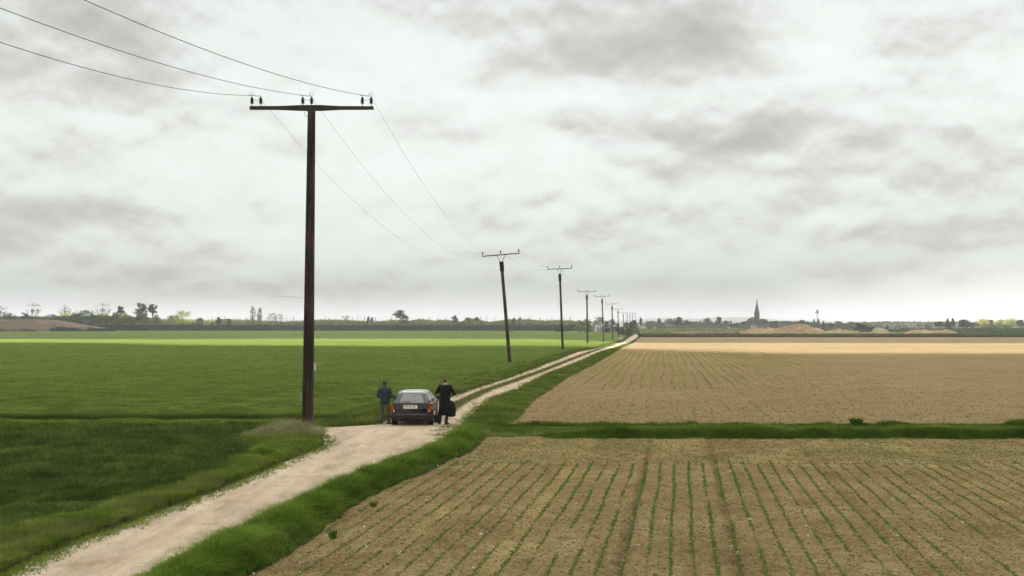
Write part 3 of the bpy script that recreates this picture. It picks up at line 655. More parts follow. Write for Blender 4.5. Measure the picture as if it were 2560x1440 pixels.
# wires
def wire(A, B, sag, lab, r=.008):
    pts = [A.lerp(B, t)+Vector((0, 0, -4*sag*t*(1-t))) for t in np.linspace(0, 1, 41)]
    m = MB(); m.tube(pts, r, 5); o = m.build('power_line', M['wire'], None, True); tag(o, lab, 'power line', 'wires strung between the utility poles')
side = ['left', 'middle', 'right']; ordn = ['nearest', 'second', 'third', 'fourth', 'fifth', 'sixth', 'seventh']
prev = [Vector((-13.55, -14, 12.4)), Vector((-15.26, -14, 12.4)), Vector((-14.3, -14, 12.4))]
ST = [INS1[0]+Vector((0, 0, .04)), INS1[2]+Vector((.1, 0, .04)), INS1[4]+Vector((.1, 0, .04))]
for k in range(3): wire(ST[k], prev[k], (2.91, 2.43, 2.31)[k], ['lowest wire coming in from the upper left to the nearest pole', 'middle wire coming in from the upper left to the nearest pole', 'topmost wire coming in from the upper left to the nearest pole'][k], .009)
EN = [INS1[1]+Vector((0, .05, -.1)), INS1[3]+Vector((0.05, .05, -.1)), INS1[5]+Vector((0.05, .05, -.1))]
for k in range(3): wire(EN[k], TOPS[0][k], 2.8, side[k]+' of the three wires sagging between the nearest and second poles', .0040)
for i in range(5):
    for k in range(3): wire(TOPS[i][k], TOPS[i+1][k], 1.3, side[k]+' wire between the '+ordn[i+1]+' and '+ordn[i+2]+' poles', .006)

# ------------------------------------------------------------------ car
M['paint'] = plain('navy_car_paint', (.0035, .0038, .0085), .16, .0, var=.2, vs=1.5, coat=.6, spec=.35)
M['rubber'] = plain('tyre_rubber', (.018, .016, .015), .85, var=.3, bump=.4)
M['trimblack'] = plain('black_plastic', (.010, .0095, .009), .6, var=.2)
M['chrome'] = plain('worn_chrome', (.55, .55, .55), .25, .9, var=.1)
M['redlamp'] = plain('red_lamp', (.20, .018, .010), .2, var=.2, coat=.6)
M['orangelamp'] = plain('amber_lamp', (.36, .08, .015), .2, var=.2, coat=.6)
M['whitelamp'] = plain('white_lamp', (.5, .49, .48), .2, var=.1, coat=.6)
M['platew'] = plain('number_plate', (.74, .72, .58), .4, var=.12, vs=12)
M['ink'] = plain('plate_ink', (.03, .03, .03), .6, var=.1)
M['seatcloth'] = plain('grey_seat_cloth', (.13, .125, .115), .9, var=.2)
def glassmat():
    m, t = newmat('car_glass'); g = N(t, 'ShaderNodeBsdfGlossy'); g.inputs['Roughness'].default_value = .03
    tr = N(t, 'ShaderNodeBsdfTransparent'); tr.inputs[0].default_value = (.62, .66, .62, 1)
    lw = N(t, 'ShaderNodeFresnel'); lw.inputs[0].default_value = 1.5
    d = N(t, 'ShaderNodeBsdfDiffuse'); d.inputs[0].default_value = (.45, .43, .38, 1)        # pale diffuse share painting daylight brightness into the panes
    a = N(t, 'ShaderNodeMixShader'); a.inputs[0].default_value = .30; L(t, tr.outputs[0], a.inputs[1]); L(t, d.outputs[0], a.inputs[2])
    b = N(t, 'ShaderNodeMixShader'); L(t, lw.outputs[0], b.inputs[0]); L(t, a.outputs[0], b.inputs[1]); L(t, g.outputs[0], b.inputs[2])
    out(t, b.outputs[0]); return m
M['glass'] = glassmat()
M['glass_daylight_tone'] = plain('rear_glass_daylight_tone', (.105, .102, .082), .12, var=.25, vs=3, coat=.6)  # opaque colour holds the daylight that clear glass would pass through the cabin
def car():
    C = at(1029, 1066); t = thing('parked_car', 'dark navy hatchback seen from behind, parked on the gravel beside the two people', 'car', (C.x, C.y-.05, .01), R(.6))
    # horizontal outlines, bottom to top: z, y_rear, y_front, half width, corner radius
    LO = [(.20, .10, 3.74, .70, .16), (.27, -.01, 3.84, .78, .18), (.46, -.03, 3.88, .805, .20), (.50, .00, 3.86, .80, .20), (.68, .005, 3.84, .815, .20), (.80, .02, 3.72, .80, .20),
          (.87, .04, 3.05, .79, .20), (.915, .07, 2.78, .765, .18), (1.26, .40, 2.02, .565, .14), (1.305, .50, 1.92, .52, .14), (1.335, .66, 1.80, .44, .14), (1.35, .90, 1.60, .28, .12)]
    fy = [.0, .10, .145, .33, .365, .60, .645, .84, .9, 1.0]      # window and pillar stations along the side
    fx = [-1, -.86, -.5, 0, .5, .86, 1]
    def loop(z, y0, y1, hw, r):
        pts = []
        for f in fx: pts.append((f*(hw-r), y0))                       # rear edge, left to right
        for a in (-60, -30): pts.append((hw-r+r*math.cos(R(a)), y0+r+r*math.sin(R(a))))
        for f in fy: pts.append((hw, y0+r+(y1-y0-2*r)*f))             # right side
        for a in (30, 60): pts.append((hw-r+r*math.cos(R(a)), y1-r+r*math.sin(R(a))))
        for f in reversed(fx): pts.append((f*(hw-r), y1+.06*(1-f*f)))
        for a in (120, 150): pts.append((-hw+r+r*math.cos(R(a)), y1-r+r*math.sin(R(a))))
        for f in reversed(fy): pts.append((-hw, y0+r+(y1-y0-2*r)*f))
        for a in (210, 240): pts.append((-hw+r+r*math.cos(R(a)), y0+r+r*math.sin(R(a))))
        return [(x, y, z) for x, y in pts]
    rings = [loop(*l) for l in LO]; n = len(rings[0]); nR = len(fx); sR = nR+2; nS = len(fy)
    vs = [v for r_ in rings for v in r_]; body = []; win = {}
    gl = 7
    def cls(k):
        if 1 <= k <= nR-3: return 'rear_window'
        s = k-sR
        if s in (1, 3, 5, 7) : pass
        if s == 2: return 'side_window_0'
        if s == 4: return 'side_window_1'
        if s == 6: return 'side_window_2'
        f0 = sR+nS+2
        if f0+1 <= k <= f0+nR-3: return 'windscreen'
        l0 = f0+nR+2; q = k-l0
        if q == 6: return 'side_window_3'
        if q == 4: return 'side_window_4'
        if q == 2: return 'side_window_5'
        return None
    wheel_y = (.62, 3.08)
    for i in range(len(rings)-1):
        for k in range(n):
            a = i*n+k; b = i*n+(k+1) % n; q = (a, b, b+n, a+n)
            c = cls(k) if i == gl else None
            if c: win.setdefault(c, []).append(q)
            else: body.append(q)
    body.append(tuple(range((len(rings)-1)*n, len(rings)*n)))
    body.append(tuple(reversed(range(n))))
    bo = mesh_obj('body', vs, body, M['paint'], t)
    so_ = bo.modifiers.new('thick', 'SOLIDIFY'); so_.thickness = .03; so_.offset = -1
    bv = bo.modifiers.new('bevel', 'BEVEL'); bv.width = .012; bv.segments = 2; bv.limit_method = 'ANGLE'; bv.angle_limit = R(25)
    for c, fs in win.items():
        used = sorted({i for f in fs for i in f}); mp = {j: i for i, j in enumerate(used)}
        cen = Vector((0, 1.9, .9)); wv = []
        for j in used:
            v = Vector(vs[j]); d = Vector((v.x, v.y-1.4, 0)).normalized(); wv.append(v-d*.012)
        o = mesh_obj(c.split('_0')[0].split('_1')[0].split('_2')[0].split('_3')[0].split('_4')[0].split('_5')[0], wv, [tuple(mp[i] for i in f) for f in fs], M['glass_daylight_tone'] if c == 'rear_window' else M['glass'], t)
        s_ = o.modifiers.new('thick', 'SOLIDIFY'); s_.thickness = .004
    # rear lamps wrapping the corners
    for sx in (-1, 1):
        m = MB(); m.box((sx*.735, .055, .70), (.145, .14, .36), Matrix.Rotation(R(-sx*18), 3, 'Z')); lo = m.build('tail_lamp', M['redlamp'], t)
        m = MB(); m.box((sx*.765, .045, .725), (.085, .145, .17), Matrix.Rotation(R(-sx*18), 3, 'Z')); m.build('indicator', M['orangelamp'], lo)
        m = MB(); m.box((sx*.680, -.02, .61), (.05, .04, .10)); m.build('reversing_lamp', M['whitelamp'], lo)
    # bumper
    m = MB()
    m.tube([(-.82, .55, .40), (-.835, .22, .40), (-.80, .06, .40), (-.66, -.055, .40), (0, -.085, .40), (.66, -.055, .40), (.80, .06, .40), (.835, .22, .40), (.82, .55, .40)], [(.035, .085)]*9, 10)
    m.build('bumper', M['trimblack'], t, True)
    m = MB(); m.box((0, -.118, .46), (1.28, .02, .018)); m.build('bumper_strip', M['iron_grey'], t)
    # number plate with its unreadable-at-distance registration
    m = MB(); m.box((-.04, -.018, .765), (.545, .02, .14)); pl = m.build('number_plate', M['platew'], t)
    cu = bpy.data.curves.new('registration', 'FONT'); cu.body = 'IM SP 437'; cu.size = .125; cu.align_x = 'CENTER'; cu.align_y = 'CENTER'; cu.extrude = .002
    tx = bpy.data.objects.new('registration', cu); COL.objects.link(tx); dg = bpy.context.evaluated_depsgraph_get()
    me = bpy.data.meshes.new_from_object(tx.evaluated_get(dg)); bpy.data.objects.remove(tx)
    to = bpy.data.objects.new('registration', me); COL.objects.link(to); me.materials.clear(); me.materials.append(M['ink'])
    to.parent = pl; to.location = (-.04, -.0305, .765); to.rotation_euler = (R(90), 0, 0); to.scale = (.80, 1, 1)
    m = MB(); m.box((-.04, -.005, .855), (.62, .05, .03)); m.build('tailgate_handle', M['trimblack'], t)
    m = MB(); m.tube([(0.02, -.012, .84), (.035, -.012, .87), (.05, -.012, .84), (.035, -.012, .81), (.02, -.012, .84)], .008, 5); m.build('badge', M['chrome'], t)
    m = MB(); m.box((.46, .0, .855), (.14, .012, .022)); m.build('model_badge', M['boxgrey'], t); m = MB(); m.box((-.56, .0, .855), (.12, .012, .02)); m.build('maker_badge', M['boxgrey'], t)
    # wiper lying along the rear window
    m = MB(); m.tube([(-.02, .05, .935), (-.16, .065, .965), (-.30, .06, .955), (-.48, .065, .935)], [.014, .016, .013, .008], 6); m.build('wiper', M['trimblack'], t)
    # wheels
    for sx in (-1, 1):
        for wy in wheel_y:
            x = sx*.70; cz = .285
            bm = MB(); 
            prof = [(.0, .17), (-.085, .19), (-.092, .255), (-.075, .283), (.075, .283), (.092, .255), (.085, .19), (0, .17)]
            vs_ = []; nn = 28
            for (dx, r_) in prof:
                for k in range(nn): a = 2*math.pi*k/nn; vs_.append((x+dx, wy+r_*math.cos(a), cz+r_*math.sin(a)))
            bm.add(vs_, [(i*nn+k, i*nn+(k+1) % nn, (i+1)*nn+(k+1) % nn, (i+1)*nn+k) for i in range(len(prof)-1) for k in range(nn)])
            w = bm.build('wheel', M['rubber'], t, True)
            rm = MB(); rm.tube([(x-sx*.03, wy, cz), (x+sx*.06, wy, cz)], [.175, .16], 20)
            for k in range(5): a = 2*math.pi*k/5; rm.box((x+sx*.068, wy+.09*math.cos(a), cz+.09*math.sin(a)), (.012, .05, .05))
            rm.build('rim', M['iron_grey'], w)
            # dark arch lip
            am = MB(); am.tube([(sx*.80, wy+.33*math.cos(a), cz+.02+.33*math.sin(a)) for a in np.linspace(-.15, math.pi+.15, 14)], .018, 6); am.build('wheel_arch', M['trimblack'], t)
            am = MB(); am.tube([(sx*.62, wy, cz+.02), (sx*.812, wy, cz+.02)], .335, 24); am.build('wheel_well', M['trimblack'], t)
    for sx in (-1, 1):
        m = MB(); m.box((sx*.89, 2.35, .97), (.17, .10, .12), taper=.85); m.box((sx*.80, 2.36, .95), (.06, .05, .05)); m.build('mirror', M['trimblack'], t)
        m = MB(); m.tube([(sx*.822, .75, .60), (sx*.828, 1.8, .60), (sx*.822, 2.7, .60)], .018, 6); m.build('side_moulding', M['trimblack'], t)
        m = MB(); m.box((sx*.80, 1.55, .82), (.03, .16, .03)); m.build('door_handle', M['trimblack'], t)
        m = MB(); m.tube([(sx*.545, .55, 1.292), (sx*.56, 1.2, 1.30), (sx*.55, 1.85, 1.285)], .012, 5); m.build('roof_gutter', M['chrome'], t)
    m = MB(); m.tube([(-.42, -.02, .22), (-.42, .35, .24)], .035, 10); m.build('exhaust', M['iron'], t, True)
    m = MB(); m.box((-.42, .40, .24), (.30, .42, .12)); m.box((0, .62, .27), (1.25, .09, .09)); m.box((.35, .55, .27), (.4, .5, .1)); m.build('rear_axle', M['trimblack'], t)
    # interior
    m = MB()
    for sx in (-.36, .36):
        m.box((sx, 1.75, .78), (.46, .14, .60), Matrix.Rotation(R(-12), 3, 'X'), .85); m.box((sx, 1.70, 1.13), (.24, .09, .15)); m.box((sx, 1.98, .52), (.48, .5, .12))
    m.box((0, .95, .70), (1.2, .16, .45), Matrix.Rotation(R(-12), 3, 'X')); m.box((0, 2.55, .80), (1.35, .35, .22)); m.build('seats', M['seatcloth'], t)
    m = MB(); m.box((0, .55, .885), (1.22, .62, .025)); m.build('parcel_shelf', M['trimblack'], t)
    m = MB(); m.tube([(-.36+.17*math.cos(a), 2.22+.05*math.sin(a), .92+.16*math.sin(a)) for a in np.linspace(0, 2*math.pi, 17)], .014, 6); m.build('steering_wheel', M['trimblack'], t)
car()

# ------------------------------------------------------------------ people
M['skin'] = plain('skin', (.36, .20, .13), .6, var=.12)
M['hair_dark'] = plain('dark_hair', (.030, .020, .015), .8, var=.4, vs=40)
M['hair_brown'] = plain('brown_hair', (.13, .075, .04), .8, var=.4, vs=40)
M['jacket'] = plain('blue_grey_jacket', (.030, .036, .055), .9, var=.3, vs=5, bump=.4, bs=30)
M['trousers'] = plain('grey_trousers', (.090, .080, .060), .9, var=.3, vs=5, bump=.4, bs=30)
M['coat'] = plain('black_wool_coat', (.0042, .0028, .0026), .95, var=.3, vs=5, bump=.4, bs=30)
M['trousers_dark'] = plain('dark_trousers', (.020, .026, .018), .9, var=.3)
M['shoe'] = plain('dark_leather', (.022, .014, .011), .5, var=.3)
M['collar'] = plain('white_shirt', (.70, .66, .60), .8, var=.1)
def skin_body(name, nodes, edges, root):
    me = bpy.data.meshes.new(name); keys = list(nodes); ix = {k: i for i, k in enumerate(keys)}
    me.from_pydata([nodes[k][0] for k in keys], [(ix[a], ix[b]) for a, b in edges], []); me.update()
    o = bpy.data.objects.new(name, me); COL.objects.link(o)
    sm_ = o.modifiers.new('skin', 'SKIN'); sm_.use_smooth_shade = True
    for k in keys:
        r = nodes[k][1]; r = r if isinstance(r, tuple) else (r, r); me.skin_vertices[0].data[ix[k]].radius = r
        me.skin_vertices[0].data[ix[k]].use_root = (k == root)
    ss = o.modifiers.new('sub', 'SUBSURF'); ss.levels = 2; ss.render_levels = 2
    dg = bpy.context.evaluated_depsgraph_get(); m2 = bpy.data.meshes.new_from_object(o.evaluated_get(dg)); bpy.data.objects.remove(o)
    m2.name = name; m2.materials.clear(); m2.materials.append(M['skin'])
    o = bpy.data.objects.new(name, m2); COL.objects.link(o); return o
def figure(loc, rz, h, feet, elbows, hands, label, turn=0.0, tilt=0.0):
    """a standing person facing +y; feet/elbows/hands: {side: (x, y, z)} for a 1.75 m figure"""
    k = h/1.75; n = {}; e = []
    def P(key, x, y, z, r): n[key] = (Vector((x, y, z))*k, tuple(q*k for q in r) if isinstance(r, tuple) else r*k)
    P('pelvis', 0, 0, .95, (.150, .105)); P('waist', 0, .005, 1.08, (.128, .092)); P('chest', 0, 0, 1.28, (.155, .105)); P('upper', 0, -.01, 1.40, (.13, .085)); P('neck', 0, .0, 1.49, .055)
    P('skull0', 0, .015, 1.575, (.066, .075)); P('skull1', 0, .01, 1.65, (.078, .092)); P('skull2', 0, .0, 1.715, (.055, .065))
    P('nose', turn*.03, .115, 1.615, .012)
    e += [('pelvis', 'waist'), ('waist', 'chest'), ('chest', 'upper'), ('upper', 'neck'), ('neck', 'skull0'), ('skull0', 'skull1'), ('skull1', 'skull2'), ('skull0', 'nose')]
    for s, sx in (('l', -1), ('r', 1)):
        fx_, fy_, _ = feet[s]
        P('hip'+s, sx*.095, 0, .88, .085); P('knee'+s, (sx*.11+fx_)/2, (fy_)*.5+.02, .49, .055); P('ankle'+s, fx_, fy_, .085, .036)
        ta = math.radians(feet[s][2]); P('toe'+s, fx_+.15*math.sin(ta), fy_+.15*math.cos(ta), .03, (.038, .022))
        e += [('pelvis', 'hip'+s), ('hip'+s, 'knee'+s), ('knee'+s, 'ankle'+s), ('ankle'+s, 'toe'+s)]
        P('shoulder'+s, sx*.185, -.01, 1.42, .058); E = elbows[s]; P('elbow'+s, *E, .040); Hn = Vector(hands[s]); Ev = Vector(E)
        d = (Hn-Ev).normalized(); P('wrist'+s, *Hn, (.030, .022)); pm = Hn+d*.06; P('palm'+s, *pm, (.040, .016))
        e += [('upper', 'shoulder'+s), ('shoulder'+s, 'elbow'+s), ('elbow'+s, 'wrist'+s), ('wrist'+s, 'palm'+s)]
        side_ = d.cross(Vector((0, 0, 1)));
        if side_.length < .1: side_ = Vector((0, 1, 0))
        side_.normalize(); bend = side_.cross(d)
        for j, ln in enumerate((.075, .085, .08, .062)):
            b0 = pm+d*.03+side_*((j-1.5)*.021); P('f%s%d' % (s, j), *(b0+d*ln*.5), .0085); P('g%s%d' % (s, j), *(b0+d*ln*.85+bend*ln*.4*(-1)), .007)
            e += [('palm'+s, 'f%s%d' % (s, j)), ('f%s%d' % (s, j), 'g%s%d' % (s, j))]
        tq = Hn+d*.035-side_*.045*sx; P('t'+s, *tq, .011); P('u'+s, *(tq+d*.035-side_*.01*sx), .009); e += [('wrist'+s, 't'+s), ('t'+s, 'u'+s)]
    o = skin_body('person', n, e, 'pelvis'); o.location = loc; o.rotation_euler = (0, 0, rz); tag(o, label, 'person')
    return o, n, k
def limb(m, pts, rad, n=12):
    return m.tube(pts, rad, n)
def shoes(o, n, k):
    for s in 'lr':
        a = n['ankle'+s][0]; tt = n['toe'+s][0]; d = (tt-a); d.z = 0; d.normalize(); m = MB()
        m.tube([a-d*.07*k+Vector((0, 0, -.045*k)), a+d*.02*k+Vector((0, 0, -.04*k)), a+d*.13*k+Vector((0, 0, -.052*k)), a+d*.20*k+Vector((0, 0, -.060*k))], [(.035*k, .03*k), (.046*k, .045*k), (.048*k, .032*k), (.030*k, .02*k)], 12)
        m.tube([a+Vector((0, 0, -.05*k)), a+Vector((0, 0, .03*k))], [.045*k, .043*k], 12)
        m.build('shoe', M['shoe'], o, True)
def head(o, n, k, mat, ears=True, z=1.65):
    m = MB(); m.rings([(0, -.012*k, 1.575*k, .070*k, .072*k), (0, -.016*k, 1.62*k, .082*k, .088*k), (0, -.012*k, 1.67*k, .088*k, .098*k), (0, -.004*k, 1.715*k, .080*k, .090*k), (0, 0, 1.745*k, .055*k, .064*k), (0, 0, 1.760*k, .018*k, .02*k)], 18, wob=.015)
    for i, v in enumerate(m.v):                # open the hair over the face
        if v.y > .045*k and v.z < 1.70*k: m.v[i] = Vector((v.x*.9, .045*k, v.z))
    m.build('hair', mat, o, True)
    for sx in (-1, 1):
        q = MB(); q.rings([(sx*.088*k, .005*k, 1.575*k, .008*k, .014*k), (sx*.094*k, .002*k, 1.605*k, .012*k, .022*k), (sx*.092*k, .0, 1.635*k, .008*k, .016*k)], 8); q.build('ear', M['skin'], o, True)
        q = MB(); q.rings([(sx*.030*k, .088*k, 1.632*k, .012*k, .006*k), (sx*.030*k, .092*k, 1.64*k, .013*k, .008*k), (sx*.030*k, .088*k, 1.648*k, .010*k, .006*k)], 8); q.build('eye', M['whitelamp'], o, True)
    q = MB(); q.box((0, .085*k, 1.575*k), (.045*k, .012*k, .008*k)); q.build('mouth', M['redlamp'], o)
def legs(o, n, k, mat, w=1.0, top=.98):
    m = MB()
    m.rings([(0, 0, .80*k, .15*k*w, .10*k*w), (0, 0, .90*k, .165*k*w, .118*k*w), (0, 0, top*k, .155*k*w, .112*k*w)], 18)
    for s, sx in (('l', -1), ('r', 1)):
        hp = n['hip'+s][0]; kn = n['knee'+s][0]; an = n['ankle'+s][0]
        m.tube([hp+Vector((0, 0, .03*k)), hp.lerp(kn, .5), kn, kn.lerp(an, .5)+Vector((0, -.01*k, 0)), an+Vector((0, 0, .03*k)), an+Vector((0, 0, -.035*k))], [.098*k*w, .088*k*w, .070*k*w, .066*k*w, .060*k*w, .066*k*w], 14)
    m.build('trousers', mat, o, True)
def sleeves(m, n, k, w=1.0):
    for s in 'lr':
        sh = n['shoulder'+s][0]; el = n['elbow'+s][0]; wr = n['wrist'+s][0]
        m.tube([sh.lerp(n['upper'][0], .35), sh+Vector((0, 0, .005*k)), sh.lerp(el, .35), sh.lerp(el, .8), el, el.lerp(wr, .3), wr], [.060*k*w, .078*k*w, .072*k*w, .064*k*w, .066*k*w, .058*k*w, .045*k*w], 14)
# the man on the left
c = at(962, 1060.5)
o, n, k = figure((c.x, c.y, .012), R(4), 1.74, dict(l=(-.13, -.02, -8), r=(.15, -.04, 48)), dict(l=(-.285, -.07, 1.15), r=(.285, -.07, 1.14)), dict(l=(-.17, .17, 1.04), r=(.17, .17, 1.04)),
                 'person in blue grey jacket and grey trousers, back turned, left of the car', turn=-1)
legs(o, n, k, M['trousers'], 1.0); shoes(o, n, k); head(o, n, k, M['hair_dark'])
m = MB(); m.rings([(0, 0, .82*k, .185*k, .13*k), (0, 0, .84*k, .195*k, .138*k), (0, 0, .95*k, .188*k, .135*k), (0, 0, 1.08*k, .172*k, .128*k), (0, -.005*k, 1.22*k, .192*k, .138*k), (0, -.01*k, 1.34*k, .212*k, .138*k), (0, -.01*k, 1.43*k, .200*k, .115*k), (0, -.005*k, 1.475*k, .125*k, .09*k), (0, 0, 1.50*k, .075*k, .075*k), (0, 0, 1.54*k, .070*k, .073*k)], 24, wob=.022)
sleeves(m, n, k); m.build('jacket', M['jacket'], o, True)
# the man in the long coat
c = at(1113, 1062.5)
o, n, k = figure((c.x, c.y, .012), R(-3), 1.88, dict(l=(-.22, .10, -12), r=(.04, -.02, 30)), dict(l=(-.33, .06, 1.20), r=(.335, .0, 1.15)), dict(l=(-.20, .24, 1.25), r=(.23, .22, 1.22)),
                 'person in long black coat with white collar, back turned, right of the car')
legs(o, n, k, M['trousers_dark'], 1.0); shoes(o, n, k); head(o, n, k, M['hair_brown'])
m = MB(); m.rings([(-.05*k, 0, .36*k, .215*k, .18*k), (-.05*k, 0, .40*k, .218*k, .18*k), (-.03*k, 0, .62*k, .212*k, .17*k), (-.02*k, 0, .88*k, .205*k, .16*k), (0, 0, 1.06*k, .192*k, .145*k), (0, -.005*k, 1.22*k, .210*k, .148*k), (0, -.01*k, 1.35*k, .225*k, .145*k), (0, -.01*k, 1.43*k, .205*k, .12*k), (0, -.005*k, 1.475*k, .13*k, .095*k), (0, 0, 1.50*k, .078*k, .078*k)], 26, wob=.03)
sleeves(m, n, k, 1.08); m.build('coat', M['coat'], o, True)
m = MB(); m.rings([(0, 0, 1.485*k, .072*k, .074*k), (0, 0, 1.53*k, .074*k, .076*k)], 16); m.build('shirt_collar', M['collar'], o, True)
# his bag and the case beside the car
b = Vector((c.x+.25, c.y-.02, 0))
m = MB(); m.rings([(0, 0, .33, .10, .06), (0, 0, .37, .17, .09), (0, 0, .62, .19, .10), (-.01, 0, .80, .15, .085), (-.02, 0, .98, .06, .04)], 16, wob=.04); bag = m.build('shoulder_bag', M['coat'], None, True); bag.location = b
tag(bag, 'soft black bag hanging at the right side of the person in the long coat', 'bag')
m = MB(); m.tube([(-.06, 0, .94), (-.10, .0, 1.15), (-.12, .02, 1.30)], .014, 6); m.build('strap', M['coat'], bag)
c2 = at(1092.5, 1057.5); t = thing('carrying_case', 'dark upright case standing on the gravel between car and long coat', 'case', (c2.x, c2.y, .01), R(8))
m = MB(); m.box((0, 0, .16), (.24, .13, .32), taper=.92); o = m.build('case_body', M['trousers_dark'], t); bv = o.modifiers.new('b', 'BEVEL'); bv.width = .02; bv.segments = 2
m = MB(); m.tube([(-.05, 0, .31), (-.045, 0, .36), (.045, 0, .36), (.05, 0, .31)], .01, 6); m.build('handle', M['shoe'], t)

# ------------------------------------------------------------------ trees and shrubs
TB = (.060, .050, .040)
M['bark'] = plain('bark', TB, .9, var=.3, vs=.6)
M['bark_pale'] = plain('pale_bark', (.22, .18, .14), .9, var=.3, vs=.6)
LM = {'dark': leafmat('dark_leaves', (.022, .036, .012), (.045, .066, .020), (.075, .10, .03), .25),
      'mid': leafmat('mid_leaves', (0.058, 0.081, 0.025), (0.111, 0.144, 0.042), (0.169, 0.200, 0.070), .2),
      'pale': leafmat('pale_spring_leaves', (0.170, 0.200, 0.081), (0.289, 0.320, 0.126), (0.425, 0.432, 0.198), .2),
      'yellow': leafmat('yellow_spring_leaves', (0.275, 0.288, 0.054), (0.450, 0.444, 0.096), (0.625, 0.576, 0.168), .25),
      'grey': leafmat('grey_budding_twigs', (0.135, 0.123, 0.090), (0.225, 0.203, 0.150), (0.330, 0.290, 0.210), .25),
      'cream': leafmat('cream_poplar_leaves', (.30, .27, .14), (.44, .39, .22), (.55, .48, .30), .3),
      'cypress': leafmat('conifer_needles', (.016, .028, .014), (.035, .05, .022), (.055, .075, .03), .4)}
def leaves(C, rad, per, size, flat=1.0):
    """quads scattered round clump centres C (m,3) with radii rad"""
    m_ = len(C); idx = np.repeat(np.arange(m_), per); n = len(idx)
    d = rng.normal(0, 1, (n, 3)); d /= np.linalg.norm(d, axis=1)[:, None]; rr = (rng.random(n)**.4)[:, None]*(rad[idx] if hasattr(rad, '__len__') else rad*np.ones(n))[:, None]
    P = C[idx]+d*rr*np.array([1, 1, flat]); a = rng.normal(0, 1, (n, 3)); a /= np.linalg.norm(a, axis=1)[:, None]
    b = np.cross(a, rng.normal(0, 1, (n, 3))); b /= np.linalg.norm(b, axis=1)[:, None]; s = (size*(.5+rng.random(n)))[:, None]
    return np.stack([P-a*s, P-b*s*.6, P+a*s, P+b*s*.6], 1).reshape(-1, 3)
def quads(name, V, mat, parent=None):
    n = len(V)//4; return np_obj(name, V, np.arange(n*4), [4]*n, mat, parent)
def ground_at(D, px):
    return float(gz(D))
def tree(px, ytop, wpx, D, kind, mat, label, cat='tree', name=None, base=None, group=None, nleaf=None):
    x = (px-CX)*D/F; z0 = ground_at(D, px) if base is None else base; zt = H-(ytop-HZ)*D/F; h = zt-z0; w = wpx*D/F
    nm = name or {'round': 'tree', 'conifer': 'conifer_tree', 'poplar': 'poplar_tree', 'bare': 'bare_tree', 'umbrella': 'tree', 'bush': 'bush'}[kind]
    t = thing(nm, label, cat, (x, D, z0), 0, group)
    lf = D/F*1.7                                                  # a leaf clump of about a pixel and a half
    m = MB(); lean = random.uniform(-.03, .03)*h
    if kind == 'bare':
        def br(p, d, ln, r, dep):
            q = p+d*ln; m.tube([p, p.lerp(q, .5)+Vector((random.uniform(-.04, .04)*ln, 0, 0)), q], [r, r*.8, r*.6], 4, False)
            if dep == 0: tips.append(q); return
            for _ in range(3 if dep > 1 else 4):
                nd = (d+Vector((random.uniform(-.75, .75), random.uniform(-.7, .7), random.uniform(-.15, .5)))).normalized(); br(q, nd, ln*random.uniform(.6, .8), r*.6, dep-1)
        tips = []
        for j in range(3): br(Vector(((j-1)*w*.12, 0, 0)), Vector(((j-1)*.22, random.uniform(-.1, .1), 1)).normalized(), h*.30, h*.022, 3)
        m.build('trunk', M['bark_pale'] if mat == 'cream' else M['bark'], t)
        C = np.array([list(p) for p in tips]); C[:, 2] *= h/max(C[:, 2].max(), 1); C[:, 0] *= w*.5/max(np.abs(C[:, 0]).max(), .1)
        quads('crown', leaves(C, w*.06, 6, lf*.28), LM[mat], t); return t
    m.tube([(0, 0, -.3), (lean, 0, h*.3), (lean, 0, h*.7)], [h*.03+.1, h*.02+.08, h*.008+.04], 7)
    if kind == 'conifer':
        k = 90; u = rng.random(k)**.8; a = rng.random(k)*6.28; rr = (1-u)**.8*w*.42+w*.04
        C = np.stack([rr*np.cos(a), rr*np.sin(a), h*(.12+.86*u)], -1); rad = w*.10*(1.1-u*.7)
        V = leaves(C, rad, nleaf or 18, lf*.6, 1.4)
    elif kind == 'poplar':
        k = 46; u = rng.random(k); a = rng.random(k)*6.28; rr = np.sin(np.clip(u, .08, .95)*math.pi)**.5*w*.34
        C = np.stack([rr*np.cos(a), rr*np.sin(a), h*(.15+.82*u)], -1); V = leaves(C, w*.16, nleaf or 22, lf*.55, 1.8)
    else:
        lo = {'round': .28, 'umbrella': .52, 'bush': .05}[kind]; k = {'round': 34, 'umbrella': 30, 'bush': 30}[kind]
        for j in range(6 if kind != 'bush' else 3):
            a = j*1.1+random.random(); m.tube([(lean, 0, h*lo*.8), (w*.2*math.cos(a), w*.2*math.sin(a), h*(lo+.25)), (w*.36*math.cos(a), w*.36*math.sin(a), h*(lo+.42))], [h*.014+.05, h*.009+.03, h*.004+.02], 5)
        a = rng.random(k)*6.28; zz = rng.random(k); r0 = np.sqrt(rng.random(k))*np.sqrt(np.clip(1-(np.abs(zz-.42)/.60)**2.2, 0.02, 1))*w*.42
        C = np.stack([r0*np.cos(a), r0*np.sin(a), h*(lo+.06+(.88-lo)*zz)], -1); rad = (w*.10+w*.08*rng.random(k))
        V = leaves(C, rad, nleaf or 40, lf*.75, .8)
    V[:, 2] = np.clip(V[:, 2], .02, h*1.03)
    m.build('trunk', M['bark'], t); quads('crown', V, LM[mat], t)
    return t

